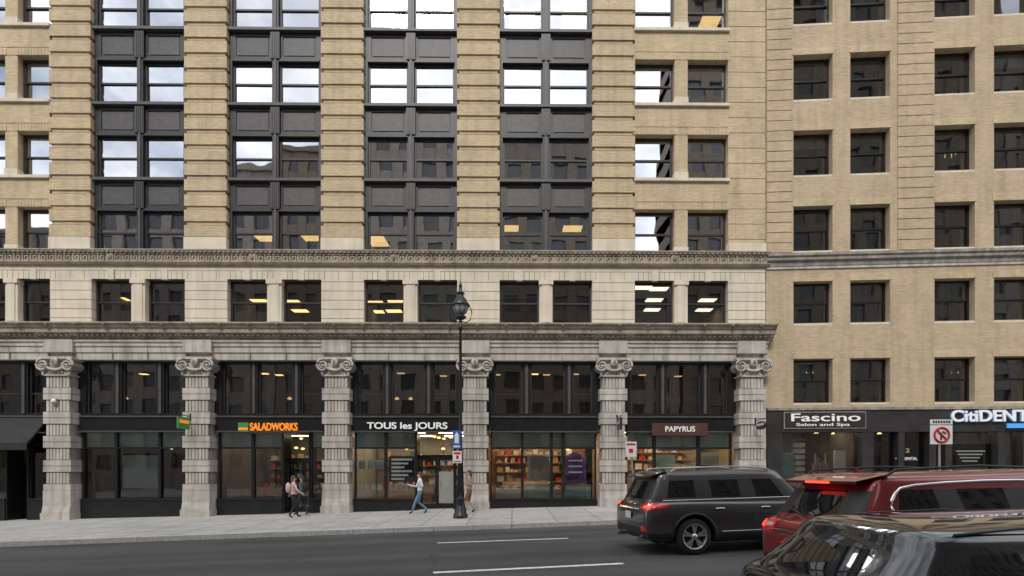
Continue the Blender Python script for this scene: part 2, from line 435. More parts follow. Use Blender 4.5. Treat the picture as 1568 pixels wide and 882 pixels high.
# pillars
pil = MB()
for pc in pcs:
    c = um(pc); hw = .545
    yb = -.36
    zt = Zp(551); zk = Zp(577)
    pil.box(c-.74, c+.74, yb-.14, .3, zt-.10, zt, 'grey_stone'); pil.box(c-.68, c+.68, yb-.09, .3, zt-.16, zt-.10, 'grey_stone')
    pil.box(c-.48, c+.48, yb-.02, .3, zk, zt-.16, 'grey_stone')
    for sgn in (-1, 1):
        cx = c+sgn*.53; cz = zt-.36
        pts = []
        for i in range(40):
            th = i/39*math.pi*4.2; r = .23*(1-i/39)+.03
            pts.append((cx + sgn*r*math.sin(th), yb-.13, cz + r*math.cos(th)))
        pil.tube(pts, [.055*(1-i/60) for i in range(40)], 'grey_stone', 6)
        pil.lathe([(.22, yb-.10), (.22, .2)], (cx, 0, cz), 'grey_stone_d', 18, 'y')
        pil.sphere((cx, yb-.15, cz), .05, 'grey_stone')
        for i in range(4):
            pil.sphere((cx+sgn*.02, yb-.06, cz-.25-i*.05), (.09-i*.015,.05,.04), 'grey_stone', 8, 5)
    pil.sphere((c, yb-.14, zt-.22), (.16,.09,.17), 'grey_stone')
    pil.sphere((c, yb-.2, zt-.2), (.07,.06,.1), 'grey_stone_d')
    pts = [(c + .42*math.cos(math.pi+math.pi*i/14), yb-.1, zt-.30+.26*math.sin(math.pi+math.pi*i/14)) for i in range(15)]
    pil.tube(pts, [.04+.03*math.sin(math.pi*i/14) for i in range(15)], 'grey_stone', 6)
    for i in range(7): pil.sphere((c-.27+.09*i, yb-.04, zk+.10), (.04,.05,.08), 'grey_stone', 8, 5)
    pil.box(c-.58, c+.58, yb-.05, .3, zk-.06, zk+.002, 'grey_stone')
    py = 578.5; k = 0
    while py < 738:
        if k % 2 == 0:
            z1, z0 = Zp(py), Zp(py+18.5)
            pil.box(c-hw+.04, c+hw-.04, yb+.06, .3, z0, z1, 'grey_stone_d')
            for i in range(7):
                xx = c-hw+.05 + i*(2*hw-.1)/7
                pil.box(xx+.016, xx+(2*hw-.1)/7-.016, yb+.02, yb+.06, z0+.03, z1-.03, 'grey_stone')
            py += 18.5
        else:
            z1, z0 = Zp(py), Zp(py+17.5)
            zm = (z0+z1)/2
            pil.box(c-hw-.04, c+hw+.04, yb-.02, .3, zm+.012, z1, 'grey_stone'); pil.box(c-hw-.04, c+hw+.04, yb-.02, .3, z0, zm-.012, 'grey_stone')
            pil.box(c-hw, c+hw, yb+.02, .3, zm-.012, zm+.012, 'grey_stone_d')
            py += 17.5
        k += 1
    zq = Zp(py)
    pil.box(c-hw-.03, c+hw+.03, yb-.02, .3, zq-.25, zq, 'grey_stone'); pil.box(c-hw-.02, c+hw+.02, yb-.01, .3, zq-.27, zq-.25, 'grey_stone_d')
    g = .145+.024*c
    pil.prof([(yb-.03, zq-.27), (.3, zq-.27), (.3, g-.5), (yb-.09, g-.5), (yb-.09, g+.35), (yb-.03, g+.62)], c-hw-.04, c+hw+.04, 'grey_stone')
    pil.box(c-hw-.08, c+hw+.08, yb-.12, .3, g-.5, g+.3, 'grey_stone')
pil.build('stone_pillars', B1)
g2 = MB(); g2.box(um(1166), UR_, -.05, .5, -.5, Zp(553), 'grey_stone'); g2.build('end_wall', B1)

# ground floor frames
sf = MB(); sg = MB(); pos = MB()
zSU1, zSU0 = Zp(553), Zp(637); zB0 = Zp(662)
bayx = [(pcs[i]+23, pcs[i+1]-23) for i in range(len(pcs)-1)]
def mull(x, w, z0, z1, y0=.12, y1=.36, m='black_metal'): sf.box(x-w/2, x+w/2, y0, y1, z0, z1, m)
for bi, (a, b) in enumerate(bayx):
    x0, x1 = um(a), um(b); g = .145+.024*(x0+x1)/2
    sf.box(x0, x1, .14, .36, zSU1-.10, zSU1, 'black_metal'); sf.box(x0, x1, .10, .4, zSU0, zSU0+.12, 'black_metal')
    divs = [x0, x0+(x1-x0)*.34, x0+(x1-x0)*.74, x1] if bi != 4 else [x0, x0+(x1-x0)*.31, x0+(x1-x0)*.70, x1]
    for i, d in enumerate(divs):
        mull(d, .34 if 0 < i < 3 else .36, zSU0+.12, zSU1-.10, .10, .38)
        if 0 < i < 3: mull(d, .12, zSU0+.1, zSU1-.1, .05, .1, 'dark_metal_l')
    for i in range(3):
        c, d = divs[i]+.17+(.01 if i == 0 else 0), divs[i+1]-.17-(.01 if i == 2 else 0)
        fw = .06
        sf.box(c, c+fw, .2, .3, zSU0+.12, zSU1-.1, 'dark_metal'); sf.box(d-fw, d, .2, .3, zSU0+.12, zSU1-.1, 'dark_metal')
        pane(sg, c+fw, d-fw, .26, zSU0+.12, zSU1-.1, 'glass_mid', .004)
        if bi in (3, 4, 5) and i != 1 or bi == 1: sf.box(c+fw, d-fw, .22, .28, zSU0+.95, zSU0+1.0, 'dark_metal')
    sf.box(x0, x1, .02, .4, zB0+.06, zSU0, 'black_panel'); sf.box(x0, x1, -.04, .3, zSU0-.07, zSU0-.002, 'dark_metal_l'); sf.box(x0, x1, -.03, .3, zB0, zB0+.06, 'dark_metal_l')
def lower(bi, divs, bottom=765, transom=True, doors=(), trm='frosted'):
    a, b = bayx[bi]; xs = [um(d) for d in divs]
    g = .145+.024*(um(a)+um(b))/2
    zw = Zp(bottom)
    for i in range(len(xs)-1):
        c, d = xs[i], xs[i+1]
        if i in doors:
            y = .9
            sf.box(c, c+.06, .1, y, g-.3, zB0, 'black_panel'); sf.box(d-.06, d, .1, y, g-.3, zB0, 'black_panel')
            z2 = g+2.35
            sf.box(c+.06, d-.06, y, y+.08, z2, z2+.12, 'black_metal'); pane(sg, c+.1, d-.1, y+.04, z2+.12, zB0, 'glass_shop')
            for (p, q) in ((c+.06, (c+d)/2), ((c+d)/2, d-.06)):
                sf.box(p+.01, p+.10, y, y+.06, g, z2, 'black_metal'); sf.box(q-.10, q-.01, y, y+.06, g, z2, 'black_metal')
                sf.box(p+.10, q-.10, y, y+.06, g, g+.25, 'black_metal'); sf.box(p+.10, q-.10, y, y+.06, z2-.1, z2, 'black_metal')
                pane(sg, p+.1, q-.1, y+.03, g+.25, z2-.1, 'glass_mid')
                hx = q-.14 if p < (c+d)/2-.1 else p+.14
                sf.tube([(hx, y-.05, g+.9), (hx, y-.05, g+1.3)], .015, 'steel', 6)
        else:
            sf.box(c, d, .06, .4, g-.6, zw, 'black_panel')
            sf.box(c, d, .02, .4, zw-.03, zw+.05, 'black_metal')
            sf.box(c, c+.06, .16, .34, zw+.05, zB0, 'black_metal'); sf.box(d-.06, d, .16, .34, zw+.05, zB0, 'black_metal')
            if transom:
                zt = Zp(686)
                sf.box(c+.06, d-.06, .17, .33, zt-.03, zt+.04, 'black_metal')
                pos.box(c+.06, d-.06, .285, .30, zt+.04, zB0, trm)
                pane(sg, c+.06, d-.06, .26, zt+.04, zB0, 'glass_shop'); pane(sg, c+.06, d-.06, .26, zw+.05, zt-.03, 'glass_shop')
            else: pane(sg, c+.06, d-.06, .26, zw+.05, zB0, 'glass_shop')
lower(0, [bayx[0][0], -240, -190, bayx[0][1]])
lower(1, [-88, -40, 5, 40, 76], doors=(2,), transom=False)
lower(2, [122, 173, 240, 286])
lower(3, [331, 384, 431, 473, 496], doors=(2,))
lower(4, [541, 589, 636, 696, 705], doors=(2,))
lower(5, [751, 800, 845, 863, 914])
lower(6, [960, 1004, 1072, 1123])
def poster(px0, px1, py0, py1, mat, y=.30): pos.box(um(px0), um(px1), y, y+.01, Zp(py1), Zp(py0), mat)
poster(179, 236, 697, 748, 'poster_grey', .34)
poster(592, 634, 668, 684, 'blind_w', .27)
poster(593, 633, 698, 738, 'black_panel', .31)
for k in range(6): poster(597, 629-(k%3)*6, 702+k*6, 705+k*6, 'letter_white', .30)
for k in range(4): poster(545+k*10, 552+k*10, 742, 751, 'white_paint', .30)
for k in range(5): poster(593+k*8, 599+k*8, 742, 751, 'white_paint', .30)
for k in range(3): poster(546+k*14, 557+k*14, 704, 718, 'poster_grey', .30)
poster(808, 842, 695, 736, 'beige_poster'); poster(811, 839, 700, 715, 'blind_w', .295)
poster(866, 908, 742, 764, 'teal_box', .5); poster(803, 845, 742, 764, 'teal_box', .5); poster(805, 843, 745, 750, 'white_paint', .49); poster(868, 906, 745, 750, 'white_paint', .49)
poster(668, 693, 722, 772, 'blind', .88)
pos.lathe([(.5, .30), (.5, .31)], (um(882), 0, Zp(710)), 'purple', 28, 'y')
poster(866, 899, 712, 740, 'purple', .312)
for k in range(3): poster(872, 893, 704+k*9, 706+k*9, 'letter_white', .292)
poster(1010, 1068, 668, 690, 'blind_w', .33); poster(1078, 1106, 692, 712, 'blind_w', .34)
poster(1012, 1040, 696, 722, 'teal_box', .6)
pos.build('window_posters', B1)
# shop interiors
si = MB()
wallm = ['int_wall','int_wall','int_wall','int_wall','blind','warm_wall','beige_poster']
litm = [None, None, None, 'lamp_shop_dim', 'lamp_shop', 'lamp_shop', 'lamp_shop']
for bi, (a, b) in enumerate(bayx):
    x0, x1 = um(a)-.3, um(b)+.3; g = .145+.024*(x0+x1)/2
    yB = 5.2
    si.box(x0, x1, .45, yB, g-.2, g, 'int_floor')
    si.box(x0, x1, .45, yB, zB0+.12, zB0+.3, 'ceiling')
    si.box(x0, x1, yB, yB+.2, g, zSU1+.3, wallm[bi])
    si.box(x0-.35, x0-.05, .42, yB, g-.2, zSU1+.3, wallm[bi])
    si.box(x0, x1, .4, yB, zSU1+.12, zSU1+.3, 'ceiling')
    if litm[bi]:
        for yy in (1.3, 3.6):
            for k in range(3):
                xc = x0+(x1-x0)*(k+.5)/3
                lamps.box(xc-.55, xc+.55, yy-.14, yy+.14, zB0+.07, zB0+.10, litm[bi])
    for k in range(9):
        xx = R.uniform(x0+.8, x1-.8); yy = R.uniform(1.2, 4.6)
        hz = R.choice([0, .0, .55])
        lamps.lathe([(.06, 0), (.11, -.06), (.02, -.1)], (xx, yy, zB0+.05 - hz), 'lamp_warm', 8)
        if hz: si.tube([(xx, yy, zB0+.1), (xx, yy, zB0+.05-hz)], .01, 'black_metal', 5)
    if bi in (3, 4, 5, 6):
        for zz in (.5, 1.0, 1.5, 2.0, 2.4):
            si.box(x0+.4, x1-.5, yB-.7, yB-.05, g+zz, g+zz+.05, 'wood')
            xx = x0+.5
            while xx < x1-.9:
                w = R.uniform(.12, .35); hh = R.uniform(.12, .36)
                si.box(xx, xx+w, yB-.6, yB-.2, g+zz+.05, g+zz+.05+hh, R.choice(['beige_poster','wood','white_paint','green_plain','cl_tan','letter_gold','red','teal_box'])); xx += w+R.uniform(.02, .2)
        si.box(x0+.8, x1-2.0, 2.6, 3.3, g, g+1.05, 'wood' if bi != 5 else 'beige_poster')
        xx = x0+1
        while xx < x1-2.4:
            si.box(xx, xx+R.uniform(.1,.3), 2.7, 2.9, g+1.05, g+1.05+R.uniform(.1,.4), R.choice(['white_paint','steel','red','green_plain','cl_tan'])); xx += R.uniform(.35,.7)
    if bi in (2, 3, 6):
        for k in range(4):
            tx = x0+.9+k*1.3; ty = 1.3
            si.lathe([(.32, 0), (.32, .03)], (tx, ty, g+.72), 'wood', 14); si.lathe([(.03, 0), (.03, .72)], (tx, ty, g), 'steel', 8)
            for sx in (-.5, .5):
                si.box(tx+sx-.18, tx+sx+.18, ty-.18, ty+.18, g+.43, g+.46, 'wood')
                si.box(tx+sx*1.36-.015, tx+sx*1.36+.015, ty-.18, ty+.18, g+.46, g+.88, 'wood')
                for lx in (-.15, .15):
                    for ly in (-.15, .15): si.box(tx+sx+lx-.012, tx+sx+lx+.012, ty+ly-.012, ty+ly+.012, g, g+.43, 'steel')
for bi in (5,):
    x0, x1 = um(752), um(912); g = .2
    si.box(x0+.2, x1-.2, .9, 1.5, g, g+.75, 'blind_w')
    for k in range(10): si.sphere((x0+.5+k*.38, 1.2, g+.82), (.12, .1, .07), 'wood', 8, 5)
si.build('shop_interiors', B1)
# upper interiors
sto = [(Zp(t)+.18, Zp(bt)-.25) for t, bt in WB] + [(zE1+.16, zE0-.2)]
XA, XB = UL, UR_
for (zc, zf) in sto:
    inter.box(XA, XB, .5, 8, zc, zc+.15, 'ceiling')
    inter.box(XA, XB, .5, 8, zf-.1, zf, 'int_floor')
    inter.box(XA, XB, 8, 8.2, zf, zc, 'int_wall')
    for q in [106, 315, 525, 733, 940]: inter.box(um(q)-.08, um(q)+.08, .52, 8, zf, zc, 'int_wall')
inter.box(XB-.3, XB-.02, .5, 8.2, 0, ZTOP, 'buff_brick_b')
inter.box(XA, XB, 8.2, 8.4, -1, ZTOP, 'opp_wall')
inter.box(XA, XB, -.02, 8.4, ZTOP, ZTOP+.5, 'brown_stone')
inter.build('floors_and_partitions', B1)
def clight(px, py, zc, m='lamp_warm', w=.9, d=.6):
    Y = (zc-.02-CZ)*F/(HY-py); y = max(.7, Y - D)
    u = (px-HX)/F*Y
    lamps.box(u-w/2, u+w/2, y-d/2, y+d/2, zc-.03, zc-.012, m)
zD = sto[0][0]; zE = sto[-1][0]; zA = sto[3][0]; zF = zSU1+.12
for p in [(410,367),(480,366),(577,367),(582,374),(780,350),(877,350)]: clight(*p, zD)
for p in [(188,460),(400,462),(449,463),(462,477),(392,478),(576,464),(608,463),(578,478),(605,477),(1003,459),(1000,474),(1085,459),(1080,474),(985,440),(1010,442)]: clight(*p, zE, 'lamp_warm' if p[0]<900 else 'lamp_white', .8, .45)
for p in [(590,22),(590,34),(680,24),(680,36),(800,22),(800,36),(880,24),(880,36)]: clight(*p, zA, 'lamp_white', 1.2, .5)
clight(1088, 32, zA, 'lamp_warm', .9, .7)
for p in [(820,573),(882,573),(762,574),(838,574),(430,575),(408,573),(615,572),(560,574),(985,574),(1040,576),(155,598),(225,574),(680,576)]: clight(*p, zF, R.choice(['lamp_warm','lamp_dim']), .35, .25)
for px in (155, 165, 428, 600, 622, 1030): lamps.lathe([(.02,.1),(.12,0),(.02,-.05)], (um(px)*1.05, 2.2, Zp(600)), 'lamp_dim', 10)
def blind(px0, px1, pyt, frac, h, m='blind'): blinds.box(um(px0), um(px1), .42, .43, Zp(pyt)-h*frac, Zp(pyt), m)
for a, b in ((768,832),(838,904)): blind(a, b, 207, .42, 1.9, 'blind_w')
blind(1056, 1112, 205, .3, 1.9, 'blind_w'); blind(563, 626, 207, .2, 1.9); blind(642, 697, 429, .95, 2.1); blind(768, 824, 429, .3, 2.1)
blind(1056, 1112, 90, .7, 1.9, 'curtain'); blind(1056, 1112, 320, .9, 1.9, 'curtain')
blind(40, 76, 429, .5, 2.1, 'curtain'); blind(847, 905, 429, .85, 2.1, 'curtain')
for px in (372, 470, 590, 660, 790, 860):
    blinds.box(um(px), um(px)+.25, .45, .6, Zp(387), Zp(387)+R.uniform(.15,.4), R.choice(['wood','blind_w','blue_sign','red']))
brick.build('brick_walls', B1); stone.build('mezzanine_stone', B1); fr.build('window_frames', B1); gl.build('glass_panes', B1)
sp.build('metal_spandrels', B1); lamps.build('ceiling_lights', B1); blinds.build('blinds', B1); sf.build('shopfront_frames', B1); sg.build('shopfront_glass', B1)

# =================================================================== RIGHT BUILDING
B2 = empty('brick_office_building', (X0, Y0, 0), (0, 0, AR))
w2 = MB(); f2 = MB(); g2_ = MB(); i2 = MB(); c2 = MB(); l2 = MB()
cols = [(1215,1275),(1302,1363),(1431,1493),(1522,1586),(1662,1730),(1762,1832)]
cols = [(ur(a), ur(b)) for a, b in cols]
UE = cols[-1][1]+1.6; UE2 = UE+10
rows = [(316-116*k, 387-116*k) for k in range(5)] + [(431,498),(549.5,620)]
ZT2 = Zp(-240); zs0 = Zp(627)
zbel = (Zp(408), Zp(387))
for k, (t, b) in enumerate(rows):
    for (a, c) in cols:
        sash(f2, g2_, a, c, Zp(b)+.09, Zp(t)-.003, .30, 'black_metal', 'glass_right', fw=.075, mid=.52, tilt=.012)
        f2.box(a, c, .02, .3, Zp(b), Zp(b)+.09, 'cream_stone')
        w2.box(a-.05, c+.05, -.02, .1, Zp(t)+.003, Zp(t)+.30, 'buff_brick')
        if R.random() < .8:
            m = R.choice(['curtain','blind','curtain','blind_w'])
            if R.random() < .5:
                hh = R.uniform(.2, .9)*2; c2.box(a, c, .48, .49, Zp(t)-hh, Zp(t), m)
            else:
                n = 12; wq = (c-a)/n
                for q in range(n):
                    if R.random() < .8: c2.box(a+q*wq, a+q*wq+wq*.75, .48+.03*(q%2), .50+.03*(q%2), Zp(b), Zp(t), 'curtain')
def wall_fill(x0, x1, z0, z1, y0=0.0, m='buff_brick_b'): w2.box(x0, x1, y0, .5, z0, z1, m)
xs = [0] + [q for c in cols for q in c] + [UE2]
zlist = sorted([(Zp(b), Zp(t)) for t, b in rows])
prev = zs0
for (z0, z1) in zlist:
    wall_fill(0, UE2, prev, z0) if z0 > prev else None
    for i in range(0, len(xs), 2): wall_fill(xs[i], xs[i+1], z0, z1)
    prev = z1
wall_fill(0, UE2, prev, ZT2)
def bands(x0, x1):
    z = zbel[1]+.02; per = .445
    while z < ZT2-.3:
        w2.box(x0, x1, -.05, 0, z, z+per-.035, 'buff_brick_b'); w2.box(x0+.01, x1-.01, -.006, 0, z+per-.035, z+per, 'brick_joint'); z += per
bands(.02, cols[0][0]-.07); bands(cols[1][1]+.3, cols[2][0]-.05); bands(cols[3][1]+.3, cols[4][0]-.05)
bt = MB()
bt.prof([(.1,zbel[0]),(-.07,zbel[0]),(-.09,Zp(402)),(-.18,Zp(400)),(-.18,Zp(396)),(-.24,Zp(394)),(-.24,Zp(390)),(.0,Zp(387))], .0, UE2, 'grey_stone_d')
bt.prof([(0,Zp(412)),(-.05,Zp(412)),(-.05,Zp(408.2)),(0,Zp(408.2))], .0, UE2, 'grey_stone')
bt.build('belt_course', B2)
for (zc, zf) in [(Zp(t)+.2, Zp(b)-.2) for t, b in rows]:
    i2.box(.1, UE2, .5, 7, zc, zc+.12, 'ceiling'); i2.box(.1, UE2, .5, 7, zf-.1, zf, 'int_floor'); i2.box(.1, UE2, 7, 7.1, zf, zc, 'int_wall')
    for q in (cols[1][1]+.8, cols[3][1]+.8): i2.box(q-.06, q+.06, .52, 7, zf, zc, 'int_wall')
i2.box(0, UE2, 7.2, 7.4, -1, ZT2, 'opp_wall'); i2.box(-.0, UE2, -.1, 7.4, ZT2, ZT2+.5, 'brown_stone')
def rl(px, py, row, m='lamp_dim', w=.5, d=.3):
    zc = Zp(rows[row][0])+.17; Y = (zc-CZ)*F/(HY-py); X = (px-HX)/F*Y
    u = (X-X0)*math.cos(AR)+(Y-Y0)*math.sin(AR); y = -(X-X0)*math.sin(AR)+(Y-Y0)*math.cos(AR)
    l2.box(u-w/2, u+w/2, y-d/2, y+d/2, zc-.03, zc-.015, m)
for p in ((1452,238,1),(1235,590,6),(1250,595,6),(1330,592,6),(1322,600,6),(1340,600,6),(1465,570,6),(1240,570,6)): rl(*p)
c2.box(0, UE2, -.12, .3, Zp(662), zs0, 'slate_panel'); c2.box(0, UE2, -.17, .3, zs0-.05, zs0+.06, 'grey_stone_d')
c2.box(0, UE2, -.10, .4, -.4, .9, 'slate_panel')
posts = [ur(p) for p in (1173, 1192, 1322, 1331, 1378, 1425, 1450, 1530, 1568, 1640, 1720)]
for q, p in enumerate(posts): c2.box(p-.13 if q else .0, p+.13, -.1, .4, .9, Zp(662), 'slate_panel')
c2.box(0, posts[1], -.11, .4, .3, Zp(662), 'slate_panel')
pane(g2_, posts[1], UE2, .2, .9, Zp(662), 'glass_shop', .001)
i2.box(.1, UE2, .5, 5, .5, .6, 'int_floor'); i2.box(.1, UE2, 5, 5.1, .6, 3.8, 'blind'); i2.box(.1, UE2, .5, 5, 3.75, 3.85, 'ceiling')
i2.box(posts[2]-.05, posts[2]+.1, .45, 5, .6, 3.8, 'int_wall'); i2.box(posts[5]-.05, posts[5]+.1, .45, 5, .6, 3.8, 'int_wall')
l2.box(posts[1]+.3, posts[2]-.3, 1.4, 1.7, 3.68, 3.72, 'lamp_shop_dim'); l2.box(posts[5]+.3, posts[7]+3, 1.4, 1.7, 3.68, 3.72, 'lamp_shop_dim')
for px in (1232, 1240):
    for k in range(6): c2.box(ur(px)-.1, ur(px)+.1, .6, .8, 1.5+k*.27, 1.68+k*.27, 'white_paint')
c2.box(ur(1203), ur(1225), .5, .52, 1.5, 2.6, 'teal_box'); c2.box(ur(1292), ur(1308), .6, .8, 1.5, 2.7, 'white_paint')
for k in range(7): c2.box(ur(1258+k*4), ur(1260+k*4), .7, .8, 1.6, R.uniform(2.0,2.7), R.choice(['white_paint','cl_pink','steel']))
c2.box(ur(1334), ur(1374), .25, .26, 3.0, 3.3, 'maroon_panel')
c2.box(ur(1458), ur(1524), .22, .24, Zp(714), Zp(680), 'black_panel')
for k in range(4): c2.box(ur(1470+k*3), ur(1515-k*4), .205, .215, Zp(692+5*k), Zp(690+5*k), 'letter_white')
for k in range(8): l2.lathe([(.06,0),(.1,-.06)], (ur(1200+k*40), R.uniform(1.5,4), 3.6), 'lamp_warm', 8)
w2.build('brick_walls', B2); f2.build('window_frames', B2); g2_.build('glass_panes', B2); i2.build('floors', B2); c2.build('shopfront_and_curtains', B2); l2.build('ceiling_lights', B2)

# =================================================================== OPPOSITE BUILDINGS (behind the camera, seen in the window reflections)
OY = -30
def opp(x0, x1, h, wall, y=OY, slant=0):
    e = empty('opposite_building', (x0, y, 0)); mb = MB(); w = x1-x0
    mb.box(.1, w-.1, -11.5, -.3, -2, h-.5, 'opp_glass')
    zz = 0
    while zz < h:
        mb.box(0, w, -12, 0, zz+(.0 if zz else -2), min(zz+1.8, h), wall); zz += 4.0
    n = max(2, int(w/3.2))
    for i in range(n+1):
        xx = (w-1.4)*i/n; mb.box(xx, xx+1.4, -12.05, .1, -2, h, wall)
    mb.box(-.1, w+.1, -12.3, .5, h-.6, h+.2, wall)
    if slant: mb.prof([(0, h+.2), (-12, h+.2), (-6, h+.2+slant)], 0, w, wall)
    mb.build('facade', e)
opp(-120, -76, 30, 'opp_wall2'); opp(-75.8, -65, 37, 'opp_wall'); opp(-64.8, -46, 42, 'opp_wall2'); opp(-45.8, -34, 46, 'opp_wall2', slant=2)
opp(-33.8, -24, 50, 'opp_wall'); opp(-23.8, -5, 54, 'opp_wall2'); opp(-4.8, 14, 53, 'opp_wall'); opp(14.2, 25.4, 31, 'opp_wall2'); opp(26, 60, 72, 'opp_wall'); opp(60.2, 110, 60, 'opp_wall2')

# =================================================================== GROUND
def curbY(x): return 16.35+.11*x if x < 12 else 17.67-.045*(x-12)
def nearY(x): return .9+.11*x if x < 12 else 2.22-.045*(x-12)
def roadz(x, y):
    w = (y-nearY(x))/(curbY(x)-nearY(x)); w = min(max(w, 0), 1)
    return -.10+.024*x+.24*w*(1-w)
def walkz(x, y):
    c = curbY(x)+.18; t = min(max((y-c)/(22-c), 0), 1)
    return .045+.024*x+.1*t
def sheet(name, xs, yf, zf, mat, parent=None):
    mb = MB(); vs = []; fs = []; ny = None
    for x in xs:
        ys = yf(x); ny = len(ys)
        for y in ys: vs.append((x, y, zf(x, y)))
    for i in range(len(xs)-1):
        for j in range(ny-1): fs.append((i*ny+j, (i+1)*ny+j, (i+1)*ny+j+1, i*ny+j+1))
    mb.add(vs, fs, mat, True); return mb.build(name, parent)
m, nt, b = newmat('asphalt')
b.inputs['Roughness'].default_value = .75; b.inputs['Specular IOR Level'].default_value = .4
tc = N(nt, 'ShaderNodeTexCoord')
mp = N(nt, 'ShaderNodeMapping'); mp.inputs['Rotation'].default_value = (0, 0, -.11); nt.links.new(tc.outputs['Object'], mp.inputs['Vector'])
def noise(sc, det=5, vec=None, sx=None):
    n = N(nt, 'ShaderNodeTexNoise'); n.inputs['Scale'].default_value = sc; n.inputs['Detail'].default_value = det
    v = mp.outputs[0]
    if sx:
        q = N(nt, 'ShaderNodeMapping'); q.inputs['Scale'].default_value = sx; nt.links.new(mp.outputs[0], q.inputs['Vector']); v = q.outputs[0]
    nt.links.new(v, n.inputs['Vector']); return n.outputs['Fac']
def mrng(o, a, b_, c, d):
    n = N(nt, 'ShaderNodeMapRange'); n.inputs[1].default_value = a; n.inputs[2].default_value = b_; n.inputs[3].default_value = c; n.inputs[4].default_value = d
    nt.links.new(o, n.inputs[0]); return n.outputs[0]
def mul(a, b_):
    n = N(nt, 'ShaderNodeMath', operation='MULTIPLY'); nt.links.new(a, n.inputs[0]); nt.links.new(b_, n.inputs[1]); return n.outputs[0]
f = mrng(noise(.35), .3, .7, .8, 1.2)
f = mul(f, mrng(noise(1, 4, sx=(.06, 1.1, 1)), .35, .65, .75, 1.25))
f = mul(f, mrng(noise(140, 2), .3, .7, .7, 1.3))
vo = N(nt, 'ShaderNodeTexVoronoi', feature='DISTANCE_TO_EDGE'); vo.inputs['Scale'].default_value = .22
nq = N(nt, 'ShaderNodeTexNoise'); nq.inputs['Scale'].default_value = 1.2; nt.links.new(mp.outputs[0], nq.inputs['Vector'])
va = N(nt, 'ShaderNodeVectorMath', operation='ADD'); nt.links.new(mp.outputs[0], va.inputs[0]); nt.links.new(nq.outputs['Color'], va.inputs[1]); nt.links.new(va.outputs[0], vo.inputs['Vector'])
f = mul(f, mrng(vo.outputs['Distance'], .0015, .004, .6, 1.0))
vm = N(nt, 'ShaderNodeVectorMath', operation='SCALE'); vm.inputs[0].default_value = (.063, .062, .063); nt.links.new(f, vm.inputs['Scale']); nt.links.new(vm.outputs[0], b.inputs['Base Color'])
bp = N(nt, 'ShaderNodeBump'); bp.inputs['Strength'].default_value = .35; bp.inputs['Distance'].default_value = .01; nt.links.new(noise(180, 3), bp.inputs['Height']); nt.links.new(bp.outputs[0], b.inputs['Normal'])
brickmat('sidewalk_concrete', (.45, .44, .42), (.41, .40, .385), (.20, .19, .18), bw=1.5, bh=1.5, ms=.018, dirt=.2, off=0, flat=True)
M('ground_soil', (.12, .11, .10), .95)
XS = [-75+2.5*i for i in range(61)]
sheet('road', XS, lambda x: [nearY(x)+(curbY(x)-nearY(x))*j/14 for j in range(15)], roadz, 'asphalt')
sheet('sidewalk', XS, lambda x: [curbY(x)+.18+(23.2-curbY(x)-.18)*j/6 for j in range(7)], walkz, 'sidewalk_concrete')
sheet('near_sidewalk', XS, lambda x: [-31+(nearY(x)-.18+31)*j/4 for j in range(5)], lambda x, y: .045+.024*x, 'sidewalk_concrete')
g0 = MB(); g0.quad((-400,-400,-10.5),(400,-400,8.7),(400,400,8.7),(-400,400,-10.5), 'ground_soil'); g0.build('ground')
def kerb(name, yf, sgn):
    mb = MB()
    for i in range(len(XS)-1):
        for h in range(2):
            xa = XS[i]+1.25*h; xb = xa+1.235
            ya, yb_ = yf(xa), yf(xb); za, zb_ = .048+.024*xa, .048+.024*xb
            vs = [(xa,ya,za-.4),(xb,yb_,zb_-.4),(xb,yb_+sgn*.18,zb_-.4),(xa,ya+sgn*.18,za-.4),(xa,ya,za),(xb,yb_,zb_),(xb,yb_+sgn*.18,zb_),(xa,ya+sgn*.18,za)]
            mb.add(vs, [(0,3,2,1),(4,5,6,7),(0,1,5,4),(1,2,6,5),(2,3,7,6),(3,0,4,7)], 'granite')
    mb.build(name)
kerb('kerb', curbY, 1); kerb('kerb', nearY, -1)
lm = MB()
def line(p, q, w=.13):
    p = Vector(p); q = Vector(q); d = (q-p).normalized(); n = Vector((-d.y, d.x))*w/2; K = 6
    for i in range(K):
        a = p.lerp(q, i/K); c = p.lerp(q, (i+1)/K)
        pts = [a-n, c-n, c+n, a+n]
        lm.quad(*[(v.x, v.y, roadz(v.x, v.y)+.006) for v in pts], 'worn_paint')
line((-1.93,13.04), (1.49,13.34)); line((-1.42,9.05), (2.1,9.49), .15)
for k in (1,2,3,4):
    line((-1.93+k*12.2, 13.04+k*.95), (1.49+k*12.2, 13.34+k*.95)); line((-1.42+k*12.2, 9.05+k*1.3), (2.1+k*12.2, 9.49+k*1.3), .15)
lm.build('lane_markings')

# =================================================================== TEXT & SIGNS
def text(s, w, h, mat, parent, loc, ext=.03, bold=0, rot=(math.pi/2,0,0)):
    cu = bpy.data.curves.new('lettering', 'FONT'); cu.body = s; cu.extrude = ext/2; cu.offset = bold
    cu.align_x = 'CENTER'; cu.align_y = 'CENTER'; cu.materials.append(MATS[mat])
    ob = bpy.data.objects.new('lettering', cu); COL.objects.link(ob); ob.parent = parent
    bpy.context.view_layer.update()
    d = ob.dimensions
    ob.scale = (w/max(d.x, .01), h/max(d.y, .01), 1); ob.location = loc; ob.rotation_euler = rot
    return ob
def fac(px, py, yl, right=False):
    if right:
        mtx = Matrix.Translation((X0, Y0, 0)) @ Matrix.Rotation(AR, 4, 'Z'); return mtx @ Vector((ur(px), yl, Zp(py))), AR
    mtx = Matrix.Translation((0, D, 0)) @ Matrix.Rotation(AM, 4, 'Z'); return mtx @ Vector((um(px), yl, Zp(py))), AM
